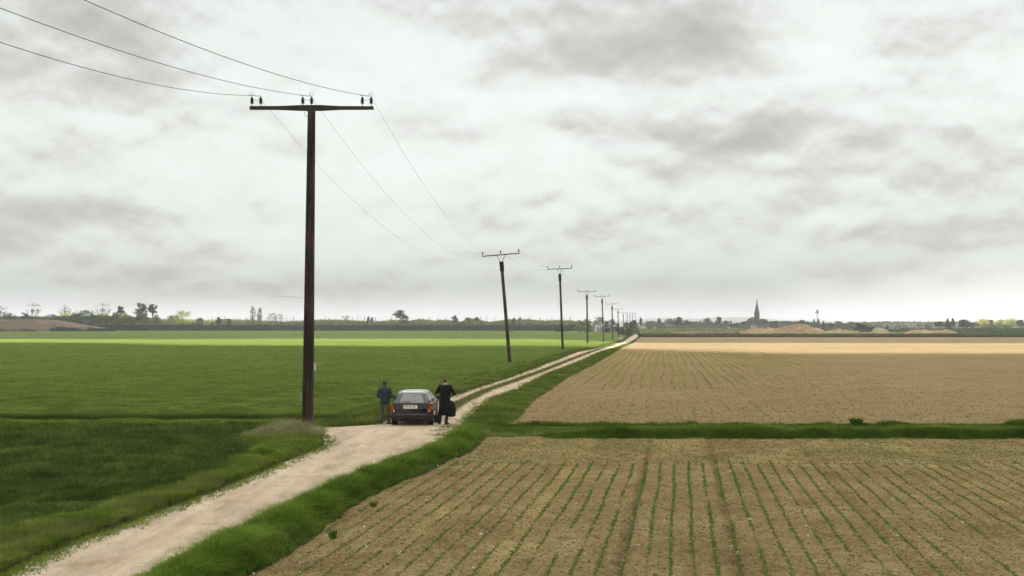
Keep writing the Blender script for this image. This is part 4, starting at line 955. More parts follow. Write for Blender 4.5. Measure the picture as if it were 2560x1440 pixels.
# ---------------- left: the embankment of the old pit, its scrub and trees
def embank(name, x0, x1, y0, hf, depth, mat, label, nx=160, ny=14, slope=7):
    xs = np.linspace(x0, x1, nx); v = np.linspace(0, 1, ny); X = np.repeat(xs[:, None], ny, 1); Y = y0+depth*v[None]**1.5+X*0
    hh = hf(X); Z = -.65+(hh+.65)*np.clip((Y-y0)/slope, 0, 1)**.8*np.clip((y0+depth-Y)/slope, 0, 1)**.6+.5*(fbm(X*.12, Y*.12, 4)-.5)*np.clip((Y-y0)/slope, 0, 1)
    V = np.stack([X, Y, Z], -1).reshape(-1, 3); i = np.arange(nx-1)[:, None]*ny+np.arange(ny-1)[None]
    Fc = np.stack([i, i+ny, i+ny+1, i+1], -1).reshape(-1, 4); o = np_obj(name, V, Fc, [4]*len(Fc), mat, smooth=True); o['kind'] = 'structure'; o['label'] = label; return o
X1 = lambda px, D: (px-CX)*D/F
Dl = 690.
embank('embankment', X1(-1500, Dl), X1(1455, Dl), Dl, lambda X: 3.9*sm(X, -1e4, -9e3)*(1-sm(X, X1(1380, Dl), X1(1455, Dl))*.6), 260, M['land'], 'long overgrown embankment beyond the green field', 320)
embank('earth_bank', X1(-900, 640), X1(285, 640), 640., lambda X: (7.6-5.6*sm(X, X1(60, 640), X1(230, 640)))*(1-sm(X, X1(205, 640), X1(250, 640)))-.6*sm(X, X1(205, 640), X1(250, 640)), 46, M['earth'], 'bare reddish earth bank at the far left', 120, slope=14)
def mass(name, x0, x1, y0, y1, zf, hf, n, size, mat, label, rad=.9, kind='stuff', cat='shrubs', tall=1.0):
    X = x0+(x1-x0)*rng.random(n); Y = y0+(y1-y0)*rng.random(n); Z = zf(X, Y)+hf(X)*rng.random(n)**tall
    V = leaves(np.stack([X, Y, Z], -1), rad, 4, size, .8); o = quads(name, V, LM[mat]); o['kind'] = kind; o['label'] = label; o['category'] = cat; return o
f1 = lambda X: fbm(X*.06, X*0+3, 4)
mass('brush', X1(250, Dl), X1(1450, Dl), 688, 695, lambda X, Y: -.6+0*X, lambda X: 3.7+.9*f1(X)+0*X, 15000, .34, 'dark', 'dark brush covering the face of the embankment', .6)
mass('brush', X1(-150, 640), X1(90, 640), 637, 642, lambda X, Y: -.6+0*X, lambda X: .3+3.2*np.clip(f1(X*1.7)-.35, 0, 1)*2, 1800, .30, 'dark', 'dark brush at the foot of the reddish earth bank', .6)
mass('brush', X1(130, 640), X1(285, 640), 637, 642, lambda X, Y: -.6+0*X, lambda X: .2+3.4*np.clip(f1(X*1.3+40)-.30, 0, 1)*2, 2600, .30, 'dark', 'dark brush where the reddish earth bank meets the embankment', .6)
mass('scrub', X1(250, 720), X1(1470, 720), 697, 800, lambda X, Y: 3.6+0*X, lambda X: 1.8+3.0*np.clip(fbm(X*.10, X*0+8, 4)-.15, 0, 1)*1.4, 30000, .5, 'pale', 'pale spring scrub growing along the top of the embankment', .7, tall=1.2)
mass('scrub', X1(250, 720), X1(1470, 720), 697, 760, lambda X, Y: 3.6+0*X, lambda X: .8+2.2*fbm(X*.14, X*0+2, 4), 5000, .5, 'mid', 'darker green scrub mixed in along the top of the embankment', .7)
mass('scrub', X1(270, 706), X1(500, 706), 698, 730, lambda X, Y: 3.6+0*X, lambda X: 1.4+1.2*f1(X), 6000, .5, 'yellow', 'sunlit yellow green scrub at the left end of the embankment', .7)
mass('scrub', X1(-700, 690), X1(330, 690), 688, 740, lambda X, Y: 5+0*X, lambda X: 2.0+4.6*fbm(X*.08, X*0+12, 3), 12000, .6, 'mid', 'mid green scrub behind the reddish earth bank', .9)
mass('thicket', X1(140, 715), X1(415, 715), 700, 735, lambda X, Y: 3.6+0*X, lambda X: 2.5+5.5*np.clip(fbm(X*.09, X*0+44, 3)-.15, 0, 1)*1.3, 8500, .5, 'mid', 'dull green thicket between the leafless trees at the left', 1.0, cat='trees')
mass('thicket', X1(160, 710), X1(410, 710), 698, 715, lambda X, Y: 3.6+0*X, lambda X: 1.5+5.0*np.clip(fbm(X*.13, X*0+71, 3)-.3, 0, 1)*1.6, 3600, .5, 'yellow', 'yellow green budding trees lit among the dull thicket at the left', 1.0, cat='trees')
mass('brush', X1(-60, 645), X1(270, 645), 641, 654, lambda X, Y: -.6+(np.interp(X, [X1(60, 640), X1(240, 640)], [7.4, .3])+.6)*((Y-640)/14)**.8-.3, lambda X: .5+0*X, 1500, .35, 'grey', 'dry brown scrub on the slope of the reddish earth bank', .7)
# thin saplings standing above the scrub
sap = 'thin saplings along the embankment'
cnt_ = {}; ORD = 'first second third fourth fifth sixth seventh eighth ninth tenth eleventh twelfth thirteenth fourteenth fifteenth sixteenth seventeenth eighteenth nineteenth twentieth twenty-first twenty-second twenty-third twenty-fourth twenty-fifth twenty-sixth twenty-seventh twenty-eighth'.split()
for i in range(46):
    px = 505+i*20.5+random.uniform(-9, 9)
    if 745 < px < 800: continue
    anc = 'cream poplars' if px < 745 else ('nearest utility pole' if px < 1255 else 'second utility pole')
    cnt_[anc] = cnt_.get(anc, 0)+1; kind_ = random.choice(['pale', 'mid', 'pale', 'grey'])
    lab_ = '%s %s upright sapling on the embankment, %s' % (ORD[cnt_[anc]-1], {'pale': 'pale green', 'mid': 'green', 'grey': 'greyish'}[kind_], 'counted rightwards from the '+anc) if px > 640 else '%s %s upright sapling on the embankment, in the gap left of the cream poplars' % (ORD[cnt_[anc]-1], {'pale': 'pale green', 'mid': 'green', 'grey': 'greyish'}[kind_])
    yt = random.uniform(790, 798); D = random.uniform(700, 730)
    x = X1(px, D); t = tag(bpy.data.objects.new('sapling', None), lab_, 'sapling', sap); COL.objects.link(t); t.location = (x, D, 3.8)
    h = H-(yt-HZ)*D/F-3.8; m = MB(); m.tube([(0, 0, 0), (0.05, 0, h)], [.07, .02], 5); m.build('trunk', M['bark'], t)
    u = rng.random(16); quads('crown', leaves(np.stack([(rng.random(16)-.5)*.7*(1-u), (rng.random(16)-.5)*.7, h*(.3+.7*u)], -1), .35, 5, .20, 1.6), LM[kind_], t)
TL = [(5, 764, 34, 700, 'bare', 'grey', 'leafless grey tree at the left edge above the reddish bank'), (25, 783, 40, 680, 'bush', 'mid', 'rounded green bush on the reddish bank, nearest the left edge'),
      (62, 779, 22, 680, 'bush', 'mid', 'narrow green bush at the foot of the taller leafless tree'), (83, 757, 34, 700, 'bare', 'grey', 'taller brownish leafless tree above the reddish earth bank'),
      (130, 786, 44, 720, 'bush', 'grey', 'low grey brown bush behind the reddish bank'), (165, 762, 30, 730, 'bare', 'grey', 'faint leafless tree left of the green thicket'),
      (168, 783, 40, 720, 'round', 'yellow', 'yellow green tree at the left end of the thicket'), (212, 776, 56, 720, 'round', 'mid', 'broad dull green tree forming the crest of the thicket'),
      (190, 784, 40, 700, 'bush', 'mid', 'dull green bush before the crest of the thicket'), (236, 788, 34, 700, 'bush', 'dark', 'darker bush in front of the thicket'),
      (260, 756, 42, 730, 'bare', 'grey', 'pale leafless tree rising above the thicket'), (257, 783, 34, 705, 'round', 'yellow', 'yellow green tree below the pale leafless tree'),
      (288, 781, 32, 710, 'round', 'mid', 'small mid green tree between two yellow green ones'), (301, 764, 20, 720, 'umbrella', 'dark', 'slim dark tree left of the tall dark spreading tree'),
      (312, 780, 30, 705, 'round', 'yellow', 'yellow green tree under the slim dark tree'), (354, 756, 34, 715, 'umbrella', 'dark', 'left half of the tall dark spreading pair of trees'),
      (382, 758, 26, 715, 'umbrella', 'dark', 'right half of the tall dark spreading pair of trees'), (350, 777, 40, 705, 'round', 'mid', 'green tree filling the gap below the tall dark pair'),
      (368, 789, 26, 700, 'bush', 'pale', 'pale bush at the foot of the tall dark pair'), (392, 787, 26, 700, 'bush', 'pale', 'pale bush right of the tall dark pair'),
      (430, 789, 36, 705, 'bush', 'yellow', 'low bright yellow bush left of the big yellow one'), (457, 777, 58, 708, 'bush', 'yellow', 'big domed bright yellow willow bush'),
      (500, 795, 20, 700, 'bush', 'grey', 'small grey bush right of the big yellow bush'), (548, 793, 15, 700, 'bush', 'dark', 'small pointed dark bush on the skyline'), (572, 797, 14, 700, 'bush', 'dark', 'tiny dark bush on the skyline left of the cream poplars'),
      (632, 766, 17, 705, 'poplar', 'cream', 'taller of the two cream coloured poplars'), (649, 770, 15, 705, 'poplar', 'cream', 'shorter of the two cream coloured poplars'),
      (681, 783, 20, 705, 'bare', 'grey', 'small leafless tree right of the cream poplars'), (697, 786, 22, 705, 'bare', 'grey', 'small leafless tree between the poplars and the nearest utility pole'),
      (864, 788, 20, 705, 'bare', 'grey', 'small thin leafless tree right of the nearest utility pole'), (921, 791, 12, 705, 'conifer', 'cypress', 'tiny dark conifer on the embankment, left of a pair'), (930, 793, 9, 705, 'conifer', 'cypress', 'tiny dark conifer on the embankment, right of a pair'),
      (999, 776, 36, 705, 'umbrella', 'mid', 'spreading green tree standing alone on the embankment skyline'), (1013, 790, 26, 702, 'bush', 'mid', 'bush under the lone spreading tree'),
      (1137, 789, 20, 705, 'bush', 'mid', 'dull green bush on the skyline, left of the second pole'), (1170, 794, 16, 703, 'bush', 'mid', 'low bush on the skyline between two others'), (1192, 793, 13, 705, 'umbrella', 'mid', 'small domed tree on the skyline near the second pole'),
      (1284, 795, 14, 700, 'bush', 'mid', 'small bush right of the second pole'), (1300, 793, 12, 705, 'bush', 'pale', 'pale small bush right of the second pole'),
      (1500, 792, 44, 575, 'bush', 'mid', 'large rounded green bush at the right end of the embankment'), (1470, 798, 44, 590, 'bush', 'mid', 'broad low green bush above the white shed'), (1527, 796, 36, 560, 'bush', 'dark', 'dark rounded bush behind the open shed'),
      (1448, 801, 30, 600, 'bush', 'pale', 'pale low bush at the left of the green bushes by the shed'), (1546, 806, 18, 540, 'bush', 'dark', 'narrow dark bush right of the open shed'),
      (1566, 806, 22, 450, 'bush', 'mid', 'green roadside bush at the eighth pole'), (1583, 800, 30, 430, 'bush', 'mid', 'tall green roadside bush where the track disappears'), (1556, 818, 22, 430, 'bush', 'mid', 'low roadside bush left of the track'),
      (1594, 812, 16, 420, 'bush', 'pale', 'pale bush right beside the end of the track'), (1574, 822, 30, 400, 'bush', 'mid', 'low wide bush along the left edge of the track end'),
      (1401, 815, 34, 600, 'bush', 'dark', 'dark purple green bush at the foot of the embankment behind the third pole')]
for a in TL:
    D = a[3]; base = None
    if a[0] < 1440 and D >= 680 and not a[0] == 1401: base = 3.7 if a[0] > 280 else 5.0
    tree(*a, base=base)

# ---------------- sheds, stone heap
def shed(px0, px1, ytop, D, depth, wallmat, roofmat, label, name='shed', open_=False, doors=0):
    x0, x1 = X1(px0, D), X1(px1, D); z0 = float(gz(D)); h = H-(ytop-HZ)*D/F-z0; w = x1-x0
    t = thing(name, label, 'shed', ((x0+x1)/2, D, z0)); m = MB(); rz_ = h*.16
    if open_:
        m.box((-w/2+.06, 0, (h-rz_)/2), (.12, depth, h-rz_)); m.box((w/2-.06, 0, (h-rz_)/2), (.12, depth, h-rz_)); m.box((0, depth/2-.06, (h-rz_)/2), (w-.26, .12, h-rz_))
        m.box((w*.32, -depth/2+.06, (h-rz_)/2), (w*.3, .1, h-rz_))
    else: m.box((0, 0, (h-rz_)/2), (w, depth, h-rz_))
    m.build('wall', wallmat, t)
    m = MB(); m.box((0, 0, h-rz_*.5), (w+.4, depth+.4, .12), Matrix.Rotation(R(4), 3, 'X')); m.build('roof', roofmat, t)
    if not open_:
        m = MB(); m.box((w*.15, -depth/2-.02, h*.42), (w*.3, .05, h*.7)); m.build('door', M['boxgrey'], t)
    return t
M['whitewall'] = plain('white_render', (.62, .60, .56), .9, var=.1)
M['slate'] = plain('slate_roof', (.10, .10, .11), .8, var=.2)
M['redroof'] = plain('red_tile_roof', (.20, .11, .08), .9, var=.2)
M['planks'] = plain('dark_planks', (.055, .045, .038), .9, var=.3)
M['pinkwall'] = plain('reddish_wall', (.28, .20, .16), .9, var=.2)
M['stonewall'] = plain('dark_church_stone', (.085, .080, .078), .9, var=.2)
shed(1487, 1500, 814, 560, 3, M['whitewall'], M['whitewall'], 'small white shed below the green bushes')
shed(1511, 1524, 818, 545, 3, M['planks'], M['slate'], 'dark open fronted shed with a grey roof', open_=True)
shed(1525, 1541, 822, 550, 3, M['pinkwall'], M['slate'], 'low reddish shed right of the dark open one')
def pile(px, py, D, w, h, n, label):
    p = Vector((X1(px, D), D, float(gz(D)))); m = MB()
    for i in range(n):
        a = random.random()*6.28; r = random.random()*w*.5; s = random.uniform(.12, .28)
        m.rings([(r*math.cos(a), r*math.sin(a), max(0, (h*(1-r/(w*.5)))-s*.6), s*.5, s*.5), (r*math.cos(a), r*math.sin(a), max(.0, (h*(1-r/(w*.5)))-s*.2)+.1, s, s*.8), (r*math.cos(a), r*math.sin(a), h*(1-r/(w*.5))+s*.4+.1, s*.4, s*.4)], 6)
    o = m.build('stone_heap', M['stone'], None); o.location = p; tag(o, label, 'stone heap')
pile(1551, 848, 300, 1.7, .45, 26, 'heap of pale stones left of the track beside the seventh pole')

# ---------------- right: hedge, sand heaps, machine
hg = embank('hedge_bank', X1(1606, 356), X1(2900, 356), 356., lambda X: .5+0*X, 12, M['verge_soil'], 'low grassy bank along the far edge of the brown field', 200, slope=2)
mass('hedge', X1(1606, 356), X1(2750, 356), 355.6, 362, lambda X, Y: -.6+0*X, lambda X: 1.0+.45*fbm(X*.15, X*0, 3), 13000, .16, 'mid', 'low dark green hedge along the far edge of the brown field', .30, kind=None, cat='hedge')
mass('brush', X1(1606, 356), X1(2750, 356), 355.0, 355.6, lambda X, Y: -.6+0*X, lambda X: .45+0*X, 4500, .14, 'dark', 'dark weeds at the foot of the long low hedge', .25)
def heap(name, cx, D, w, hs, label, mat):
    """hs: heights (m) along the width"""
    nx, ny = 90, 18; X = np.linspace(-w/2, w/2, nx)[:, None]+np.zeros((nx, ny)); Y = np.linspace(-8, 8, ny)[None]+np.zeros((nx, ny))
    hh = np.interp(X[:, 0], np.linspace(-w/2, w/2, len(hs)), hs)[:, None]; Z = hh*np.clip(1-np.abs(Y)/8, 0, 1)**.75*(.8+.4*fbm(X*.5+cx, Y*.5, 4))-.1
    V = np.stack([X, Y, Z], -1).reshape(-1, 3); i = np.arange(nx-1)[:, None]*ny+np.arange(ny-1)[None]
    Fc = np.stack([i, i+ny, i+ny+1, i+1], -1).reshape(-1, 4); o = np_obj(name, V, Fc, [4]*len(Fc), mat, smooth=True)
    o.location = (cx, D, float(gz(D))); tag(o, label, 'soil heap'); return o
zz = lambda ys, D: [max(.1, H-(y-HZ)*D/F+.6) for y in ys]
heap('soil_heap', X1(1960, 450), 450, X1(2075, 450)-X1(1845, 450), zz([829, 825, 822, 820, 820, 818, 820, 817, 812, 808, 809, 815, 819, 824, 829], 450), 'largest reddish sand heap right of the church', M['mound'])
heap('soil_heap', X1(2120, 455), 455, X1(2232, 455)-X1(2010, 455), zz([831, 827, 825, 826, 824, 820, 824, 826, 824, 825, 826, 827, 831], 455), 'low brown earth ridge in front of the dark blue machine', M['mound'])
heap('soil_heap', X1(2328, 450), 450, X1(2398, 450)-X1(2258, 450), zz([834, 828, 824, 824, 823, 824, 825, 824, 823, 824, 828, 834], 450), 'flat topped sand heap further right, before the round dark tree', M['mound'])
heap('soil_heap', X1(1780, 460), 460, X1(1900, 460)-X1(1690, 460), zz([832, 829, 828, 828, 827, 829, 828, 827, 828, 829, 832], 460), 'long low brown heap left of the church behind the hedge', M['earth'])
M['machineblue'] = plain('dark_blue_machine_paint', (.020, .030, .060), .5, var=.3, vs=1)
def machine():
    D = 452.; x0 = X1(2163, D); z0 = H-(826-HZ)*D/F; t = thing('screening_machine', 'dark blue tilted machine with a raised hook shaped arm standing on the earth ridge', 'machine', (x0, D, z0))
    k = D/F
    def prism(name, pts, d, mat):
        vs = [((px-2163)*k, dy, (826-py)*k) for dy in (-d/2, d/2) for px, py in pts]; n = len(pts)
        return mesh_obj(name, vs, [tuple(range(n)), tuple(reversed(range(n, 2*n)))]+[(i, i+n, (i+1) % n+n, (i+1) % n) for i in range(n)], mat, t)
    prism('hopper', [(2143, 808), (2158, 812.5), (2168, 817.5), (2177, 822), (2174, 825.5), (2145, 823)], 2.4, M['machineblue'])
    prism('hopper_rim', [(2142.5, 807.5), (2158, 812), (2177, 821.5), (2177, 822), (2158, 812.9), (2142.8, 808.5)], 2.7, M['iron_grey'])
    prism('arm', [(2173, 824.5), (2177, 817.5), (2184, 814.5), (2182, 820), (2179, 825)], 1.0, M['machineblue'])
    prism('conveyor', [(2128, 819), (2131, 818), (2147, 822.5), (2146, 824.5)], 1.0, M['iron'])
    m = MB(); m.box((0, 0, -.25), (5.2, 1.6, .5)); m.build('chassis', M['iron'], t)
    for x in (-1.8, 1.8):
        m = MB(); m.tube([(x, -1.0, -.45), (x, 1.0, -.45)], .42, 12); m.build('wheel', M['rubber'], t)
machine()
heap('soil_heap', X1(2200, 470), 470, X1(2220, 470)-X1(2182, 470), zz([828, 820, 816, 818, 819, 821, 828], 470), 'pale greenish heap just right of the dark blue machine', groundmat('pale_heap', [(.3, (.22, .22, .15)), (.7, (.36, .35, .25))], [(.3, 1., 4)]))

# ---------------- the village
Dv = 1300.
mass('distant_wood', X1(1596, Dv), X1(2900, Dv), Dv-10, Dv+120, lambda X, Y: -.6+0*X, lambda X: 5+5.0*np.clip(fbm(X*.03, X*0+21, 4)-.2, 0, 1)*1.3, 14000, 1.2, 'mid', 'low hazy treetops running through the distant village', 1.5, cat='trees')
mass('distant_wood', X1(1596, Dv), X1(2900, Dv), Dv-60, Dv+20, lambda X, Y: -.6+0*X, lambda X: 3+4.5*np.clip(fbm(X*.04, X*0+61, 4)-.2, 0, 1)*1.3, 9000, 1.1, 'grey', 'greyish budding thicket in front of the distant village', 1.4, cat='trees')
mass('scrub', X1(1604, 520), X1(1900, 520), 480, 620, lambda X, Y: -.6+0*X, lambda X: 1.2+1.6*fbm(X*.08, X*0+33, 4), 6500, .35, 'pale', 'rough grey green scrub between hedge and village', .7)
mass('scrub', X1(2380, 560), X1(2800, 560), 480, 640, lambda X, Y: -.6+0*X, lambda X: 1.2+1.8*fbm(X*.08, X*0+13, 4), 6500, .35, 'mid', 'green scrub behind the hedge at the far right', .7)
mass('scrub', X1(1900, 620), X1(2400, 620), 600, 700, lambda X, Y: -.6+0*X, lambda X: .8+1.4*fbm(X*.08, X*0+13, 4), 5000, .35, 'mid', 'green scrub behind the sand heaps', .7)
VT = [(1602, 793, 11, 1250, 'conifer', 'cypress', 'dark pointed conifer above the white houses at the end of the track'), (1628, 802, 34, 1300, 'round', 'grey', 'pale grey budding tree right of the white houses'),
      (1648, 795, 17, 1280, 'conifer', 'cypress', 'dark pointed tree left of the pale green rounded one'), (1676, 797, 38, 1300, 'round', 'pale', 'broad pale green tree touching the tall dark green one'), (1695, 792, 24, 1270, 'round', 'dark', 'tall dark green tree among the village trees'),
      (1715, 800, 20, 1300, 'round', 'mid', 'green tree at the right foot of the tall dark green one'), (1732, 804, 32, 1320, 'round', 'grey', 'hazy grey tree between dark green and brownish domes'), (1766, 795, 36, 1280, 'round', 'grey', 'wide brownish grey dome shaped tree'),
      (1796, 792, 22, 1270, 'round', 'mid', 'tall rounded green tree right of the brownish dome'), (1815, 802, 18, 1280, 'round', 'dark', 'small dark tree left of the white gable'), (1827, 802, 8, 1260, 'conifer', 'cypress', 'slim dark conifer beside the white gable'),
      (1843, 807, 12, 1280, 'conifer', 'dark', 'small pointed tree between the white gable and the church'), (1860, 803, 22, 1290, 'round', 'mid', 'green tree in the gap left of the church'), (1878, 796, 26, 1270, 'round', 'grey', 'brownish tree just left of the church tower'),
      (1908, 797, 26, 1280, 'round', 'mid', 'green tree just right of the church tower'), (1928, 803, 12, 1250, 'conifer', 'cypress', 'dark pointed tree right of the church, left of two'), (1937, 804, 18, 1250, 'conifer', 'dark', 'dark pointed tree right of the church, right of two'),
      (2005, 800, 22, 900, 'round', 'grey', 'brownish leafless looking tree behind the top of the largest heap'), (2035, 797, 7, 1100, 'conifer', 'grey', 'slim brown conifer left of the mast'), (2046, 797, 9, 1100, 'conifer', 'grey', 'slim brown conifer at the foot of the mast'),
      (2058, 802, 7, 1100, 'conifer', 'cypress', 'slim dark conifer right of the mast'), (2075, 808, 22, 1200, 'round', 'mid', 'low green tree right of the mast'), (2096, 803, 24, 1250, 'round', 'pale', 'pale green tree midway between mast and machine'),
      (2126, 804, 24, 1250, 'round', 'pale', 'pale green tree just left of the blue machine'), (2150, 809, 22, 1250, 'round', 'pale', 'pale tree directly behind the blue machine'), (2196, 809, 26, 1250, 'round', 'grey', 'pale grey tree right of the blue machine'),
      (2218, 813, 8, 1000, 'conifer', 'cypress', 'small dark conifer left of the white gabled house'), (2298, 806, 18, 1200, 'round', 'pale', 'faint pale tree right of the slate roofs'), (2322, 811, 24, 1150, 'round', 'mid', 'low green tree above the flat topped heap'),
      (2348, 804, 24, 1050, 'round', 'mid', 'rounded green tree left of the two pointed ones'), (2369, 796, 16, 1000, 'conifer', 'mid', 'pointed green tree, left of a pair'), (2382, 795, 14, 1000, 'conifer', 'dark', 'pointed dark tree, right of a pair'),
      (2372, 806, 24, 980, 'round', 'mid', 'green tree in front of the pointed pair'), (2409, 799, 34, 900, 'round', 'dark', 'big round dark tree standing out at the right'), (2434, 806, 26, 1000, 'round', 'mid', 'green tree right of the round dark one'),
      (2455, 798, 46, 1020, 'round', 'yellow', 'broad yellow green tree, left of the bright group'), (2477, 800, 24, 1050, 'round', 'mid', 'green tree between the bright groups'), (2500, 799, 34, 1040, 'round', 'yellow', 'yellow green tree in the middle of the bright group'),
      (2528, 796, 40, 1020, 'round', 'yellow', 'tallest yellow green tree near the right edge'), (2480, 812, 40, 980, 'round', 'mid', 'dull green tree in front of the bright group'), (2552, 800, 24, 980, 'round', 'dark', 'dark round tree at the right edge'), (2515, 812, 40, 960, 'round', 'mid', 'dull green tree below the tallest yellow green one'),
      (2580, 800, 40, 1000, 'round', 'mid', 'green tree cut by the right edge')]
for a in VT: tree(*a)
def house(px, ytop, wpx, D, label, wall='whitewall', roof='slate', gable_front=True, eaves=.55):
    w = wpx*D/F; z0 = float(gz(D)); h = H-(ytop-HZ)*D/F-z0; e = h*eaves; d = w*1.2
    t = thing('house', label, 'house', (X1(px, D), D, z0))
    m = MB(); m.box((0, 0, e/2), (w, d, e))
    if gable_front: m.add([(-w/2, -d/2, e), (w/2, -d/2, e), (0, -d/2, h-.15)], [(0, 1, 2)]); m.add([(-w/2, d/2, e), (w/2, d/2, e), (0, d/2, h-.15)], [(2, 1, 0)])
    else: m.add([(-w/2, -d/2, e), (-w/2, d/2, e), (-w/2, 0, h-.15)], [(0, 1, 2)]); m.add([(w/2, -d/2, e), (w/2, d/2, e), (w/2, 0, h-.15)], [(2, 1, 0)])
    m.build('wall', M[wall], t)
    m = MB(); o_ = .3
    if gable_front:
        for s in (-1, 1): m.add([(s*(w/2+o_), -d/2-o_, e-.2), (s*(w/2+o_), d/2+o_, e-.2), (0, d/2+o_, h), (0, -d/2-o_, h), (s*(w/2+o_), -d/2-o_, e), (s*(w/2+o_), d/2+o_, e), (0, d/2+o_, h+.2), (0, -d/2-o_, h+.2)], [(0, 1, 2, 3), (7, 6, 5, 4), (0, 4, 5, 1), (3, 2, 6, 7), (0, 3, 7, 4), (1, 5, 6, 2)])
    else:
        for s in (-1, 1): m.add([(-w/2-o_, s*(d/2+o_), e-.2), (w/2+o_, s*(d/2+o_), e-.2), (w/2+o_, 0, h), (-w/2-o_, 0, h), (-w/2-o_, s*(d/2+o_), e), (w/2+o_, s*(d/2+o_), e), (w/2+o_, 0, h+.2), (-w/2-o_, 0, h+.2)], [(0, 1, 2, 3), (7, 6, 5, 4), (0, 4, 5, 1), (3, 2, 6, 7), (0, 3, 7, 4), (1, 5, 6, 2)])
    rf = m.build('roof', M[roof], t); m = MB(); m.box((w*.2, d*.1, h-.1), (.6, .6, 1.2)); m.build('chimney', M['redroof'], rf)
    for s in (-.25, .25):
        m = MB(); m.box((s*w, -d/2-.02, e*.62), (w*.14, .06, e*.25)); m.build('window', M['iron'], t)
house(1597, 807, 8, 1200, 'white house at the left of the pair by the dark conifer'); house(1609, 808, 11, 1190, 'wider white house at the right of the pair by the dark conifer', gable_front=False, roof='redroof', eaves=.45)
house(1821, 815, 7, 850, 'small bright white gable below the slim conifer'); house(1670, 812, 12, 1180, 'dark roofed house half hidden under the tall dark green tree', wall='stonewall', gable_front=False)
house(1884, 810, 10, 1150, 'pale house at the foot of the church tower', gable_front=False)
house(2242, 814, 9, 800, 'white gabled house right of the small conifer', eaves=.25); house(2256, 813, 18, 860, 'long slate roofed house behind the white gable', wall='stonewall', gable_front=False, eaves=.4); house(2277, 817, 20, 850, 'lower slate roofed house left of the flat topped heap', wall='stonewall', gable_front=False, eaves=.4)
house(1636, 815, 5, 900, 'tiny white hut below the dark pointed tree')
# church
def church():
    D = 1500.; k = D/F; x0 = X1(1892.2, D); t = thing('church', 'dark church tower with a tall needle spire rising over the village trees', 'church', (x0, D, -.6)); z = lambda py: H-(py-HZ)*k+.6
    m = MB(); m.rings([(0, 0, 0, 6.6*k, 6.6*k), (0, 0, z(800), 6.4*k, 6.4*k), (0, 0, z(786), 6.8*k, 6.8*k)], 8); tw = m.build('tower', M['stonewall'], t)
    for a in (-1.2, -2.0, -1.57):
        q = MB(); q.box((6.3*k*math.cos(a), 6.3*k*math.sin(a), z(794)), (.9, .9, 5)); q.build('belfry_window', M['iron'], tw)
    m = MB(); m.rings([(0, 0, z(786.5), 7.3*k, 7.3*k), (0, 0, z(784), 7.2*k, 7.2*k), (0, 0, z(778), 5.6*k, 5.6*k), (0, 0, z(766), 3.2*k, 3.2*k), (0, 0, z(754), 1.3*k, 1.3*k), (0, 0, z(748), .45*k, .45*k)], 8); sp = m.build('spire', M['slate'], t)
    m = MB(); m.tube([(0, 0, z(748)), (0, 0, z(745.5))], .16, 5); m.box((0, 0, z(746.4)), (1.1, .15, .15)); m.build('cross', M['iron'], sp)
    m = MB(); m.box((0, 22, 5), (14, 32, 10)); m.add([(-8, 5, 10), (8, 5, 10), (0, 5, 17), (-8, 39, 10), (8, 39, 10), (0, 39, 17)], [(0, 1, 2), (5, 4, 3), (0, 2, 5, 3), (2, 1, 4, 5), (0, 3, 4, 1)]); m.build('nave', M['stonewall'], t)
church()
def mast():
    D = 1250.; k = D/F; z0 = -.6; t = thing('radio_mast', 'thin steel radio mast with two antenna rings between church and machine', 'radio mast', (X1(2043, D), D, z0)); z = lambda py: H-(py-HZ)*k+.6
    m = MB(); m.tube([(0, 0, 0), (0, 0, z(786)), (0, 0, z(772))], [.45, .32, .12], 6)
    for i in range(10):
        zz_ = z(812)+i*1.3
        m.tube([(-.5, 0, zz_), (.5, 0, zz_+1.3)], .05, 4)
    m.build('pole', M['iron_grey'], t)
    for py, r in ((783, 2.0), (779, 1.3)):
        m = MB(); m.tube([(r*math.cos(a), r*math.sin(a), z(py)) for a in np.linspace(0, 6.283, 13)], .14, 4)
        for a in np.linspace(0, 5.2, 6): m.box((r*math.cos(a), r*math.sin(a), z(py)+.5), (.35, .35, 2.0))
        m.build('antenna_ring', M['iron_grey'], t)
mast()
def crane():
    D = 1500.; k = D/F; t = thing('tower_crane', 'faint far tower crane whose long jib shows left of the nearest pole', 'crane', (X1(769, D), D, -.6)); z = lambda py: H-(py-HZ)*k+.6
    def truss(m, A, B, w, n=20):
        A = Vector(A); B = Vector(B)
        for o_ in (Vector((0, -w, 0)), Vector((0, w, 0)), Vector((0, 0, w*1.4)) if abs((B-A).z) < 5 else Vector((w, 0, 0))): m.tube([A+o_, B+o_], .12, 4)
        for i in range(n):
            p = A.lerp(B, i/n); q = A.lerp(B, (i+1)/n); m.tube([p+Vector((0, -w, 0)), q+(Vector((0, 0, w*1.4)) if abs((B-A).z) < 5 else Vector((w, 0, 0)))], .07, 3)
    m = MB(); truss(m, (0, 0, 0), (0, 0, z(744)), .8); m.build('mast', M['iron_grey'], t)
    m = MB(); truss(m, ((672-769)*k, 0, z(740)), (0, 0, z(745)), .6, 26); m.build('jib', M['iron_grey'], t)
    m = MB(); truss(m, (0, 0, z(745)), ((785-769)*k, 0, z(746)), .6, 6); m.box(((783-769)*k, 0, z(748)), (3, 1.5, 2)); m.build('counter_jib', M['iron_grey'], t)
    m = MB(); m.box(((751-769)*k, 0, z(747)), (1.3, 1, 1.5)); m.tube([((751-769)*k, 0, z(747)), ((751-769)*k, 0, z(757))], .1, 4); m.build('trolley', M['iron_grey'], t)
crane()
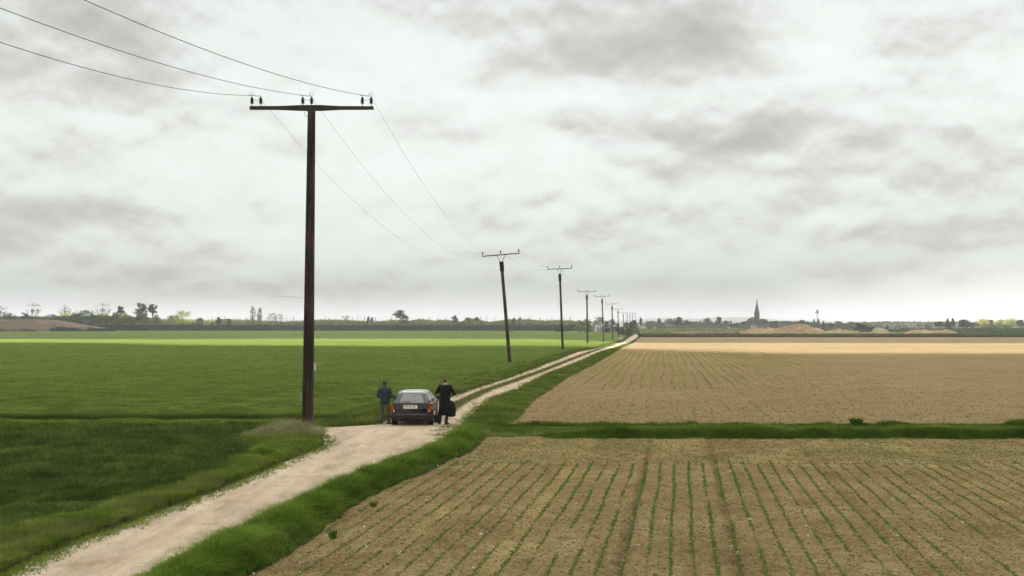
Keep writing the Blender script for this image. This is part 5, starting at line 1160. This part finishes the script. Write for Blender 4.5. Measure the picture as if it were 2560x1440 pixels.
t = thing('thin_pole', 'very thin faint pole with a short arm above the embankment scrub', 'pole', (X1(1328, 720), 720, 3.7)); m = MB(); m.tube([(0, 0, 0), (0, 0, 7.9)], .07, 5); m.build('pole', M['iron_grey'], t); m = MB(); m.tube([(0, 0, 7.8), (1.6, 0, 7.6)], .05, 4); m.build('arm', M['iron_grey'], t)
# far hills
def hills(name, D, prof, label):
    xs = np.linspace(-9000, 9000, 240); ny = 10; X = np.repeat(xs[:, None], ny, 1); v = np.linspace(0, 1, ny)[None]; Y = D+1500*v+0*X
    px = CX+xs*F/D; top = np.interp(px, [p[0] for p in prof], [p[1] for p in prof]); zt = H-(top-HZ)*D/F
    Z = -2+(zt[:, None]+2)*np.sin(np.clip(v*1.25, 0, 1)*math.pi/2)*(1+0*X)*(1-.06*fbm(X*.002, Y*.002)); V = np.stack([X, Y, Z], -1).reshape(-1, 3)
    i = np.arange(239)[:, None]*ny+np.arange(ny-1)[None]; Fc = np.stack([i, i+ny, i+ny+1, i+1], -1).reshape(-1, 4)
    o = np_obj(name, V, Fc, [4]*len(Fc), M['hill'], smooth=True); o['kind'] = 'structure'; o['label'] = label
hills('hills', 4300., [(-2000, 802), (0, 802), (480, 797), (560, 795), (640, 799), (1200, 801), (1600, 799), (1700, 794), (1750, 788), (1800, 790), (1850, 791), (1920, 789), (1960, 786), (2010, 787), (2060, 794), (2110, 796), (2200, 796), (2300, 801), (2560, 803), (4500, 804)], 'long low blue green hills on the horizon')

# ------------------------------------------------------------------ haze
m, t_ = newmat('haze'); pv = N(t_, 'ShaderNodeVolumePrincipled'); pv.inputs['Density'].default_value = .00034; pv.inputs['Color'].default_value = (.97, .99, 1.0, 1); pv.inputs['Anisotropy'].default_value = 0.0
o_ = N(t_, 'ShaderNodeOutputMaterial'); L(t_, pv.outputs[0], o_.inputs['Volume'])
mb = MB(); mb.box((0, 4100, 43), (19000, 8800, 92)); hz = mb.build('haze', m); hz['kind'] = 'stuff'; hz['label'] = 'pale haze in the air over the plain'
S.cycles.volume_bounces = 0
S.cycles.use_denoising = True; S.cycles.denoiser = 'OPENIMAGEDENOISE'; S.cycles.denoising_input_passes = 'RGB_ALBEDO_NORMAL'; S.cycles.denoising_prefilter = 'NONE'
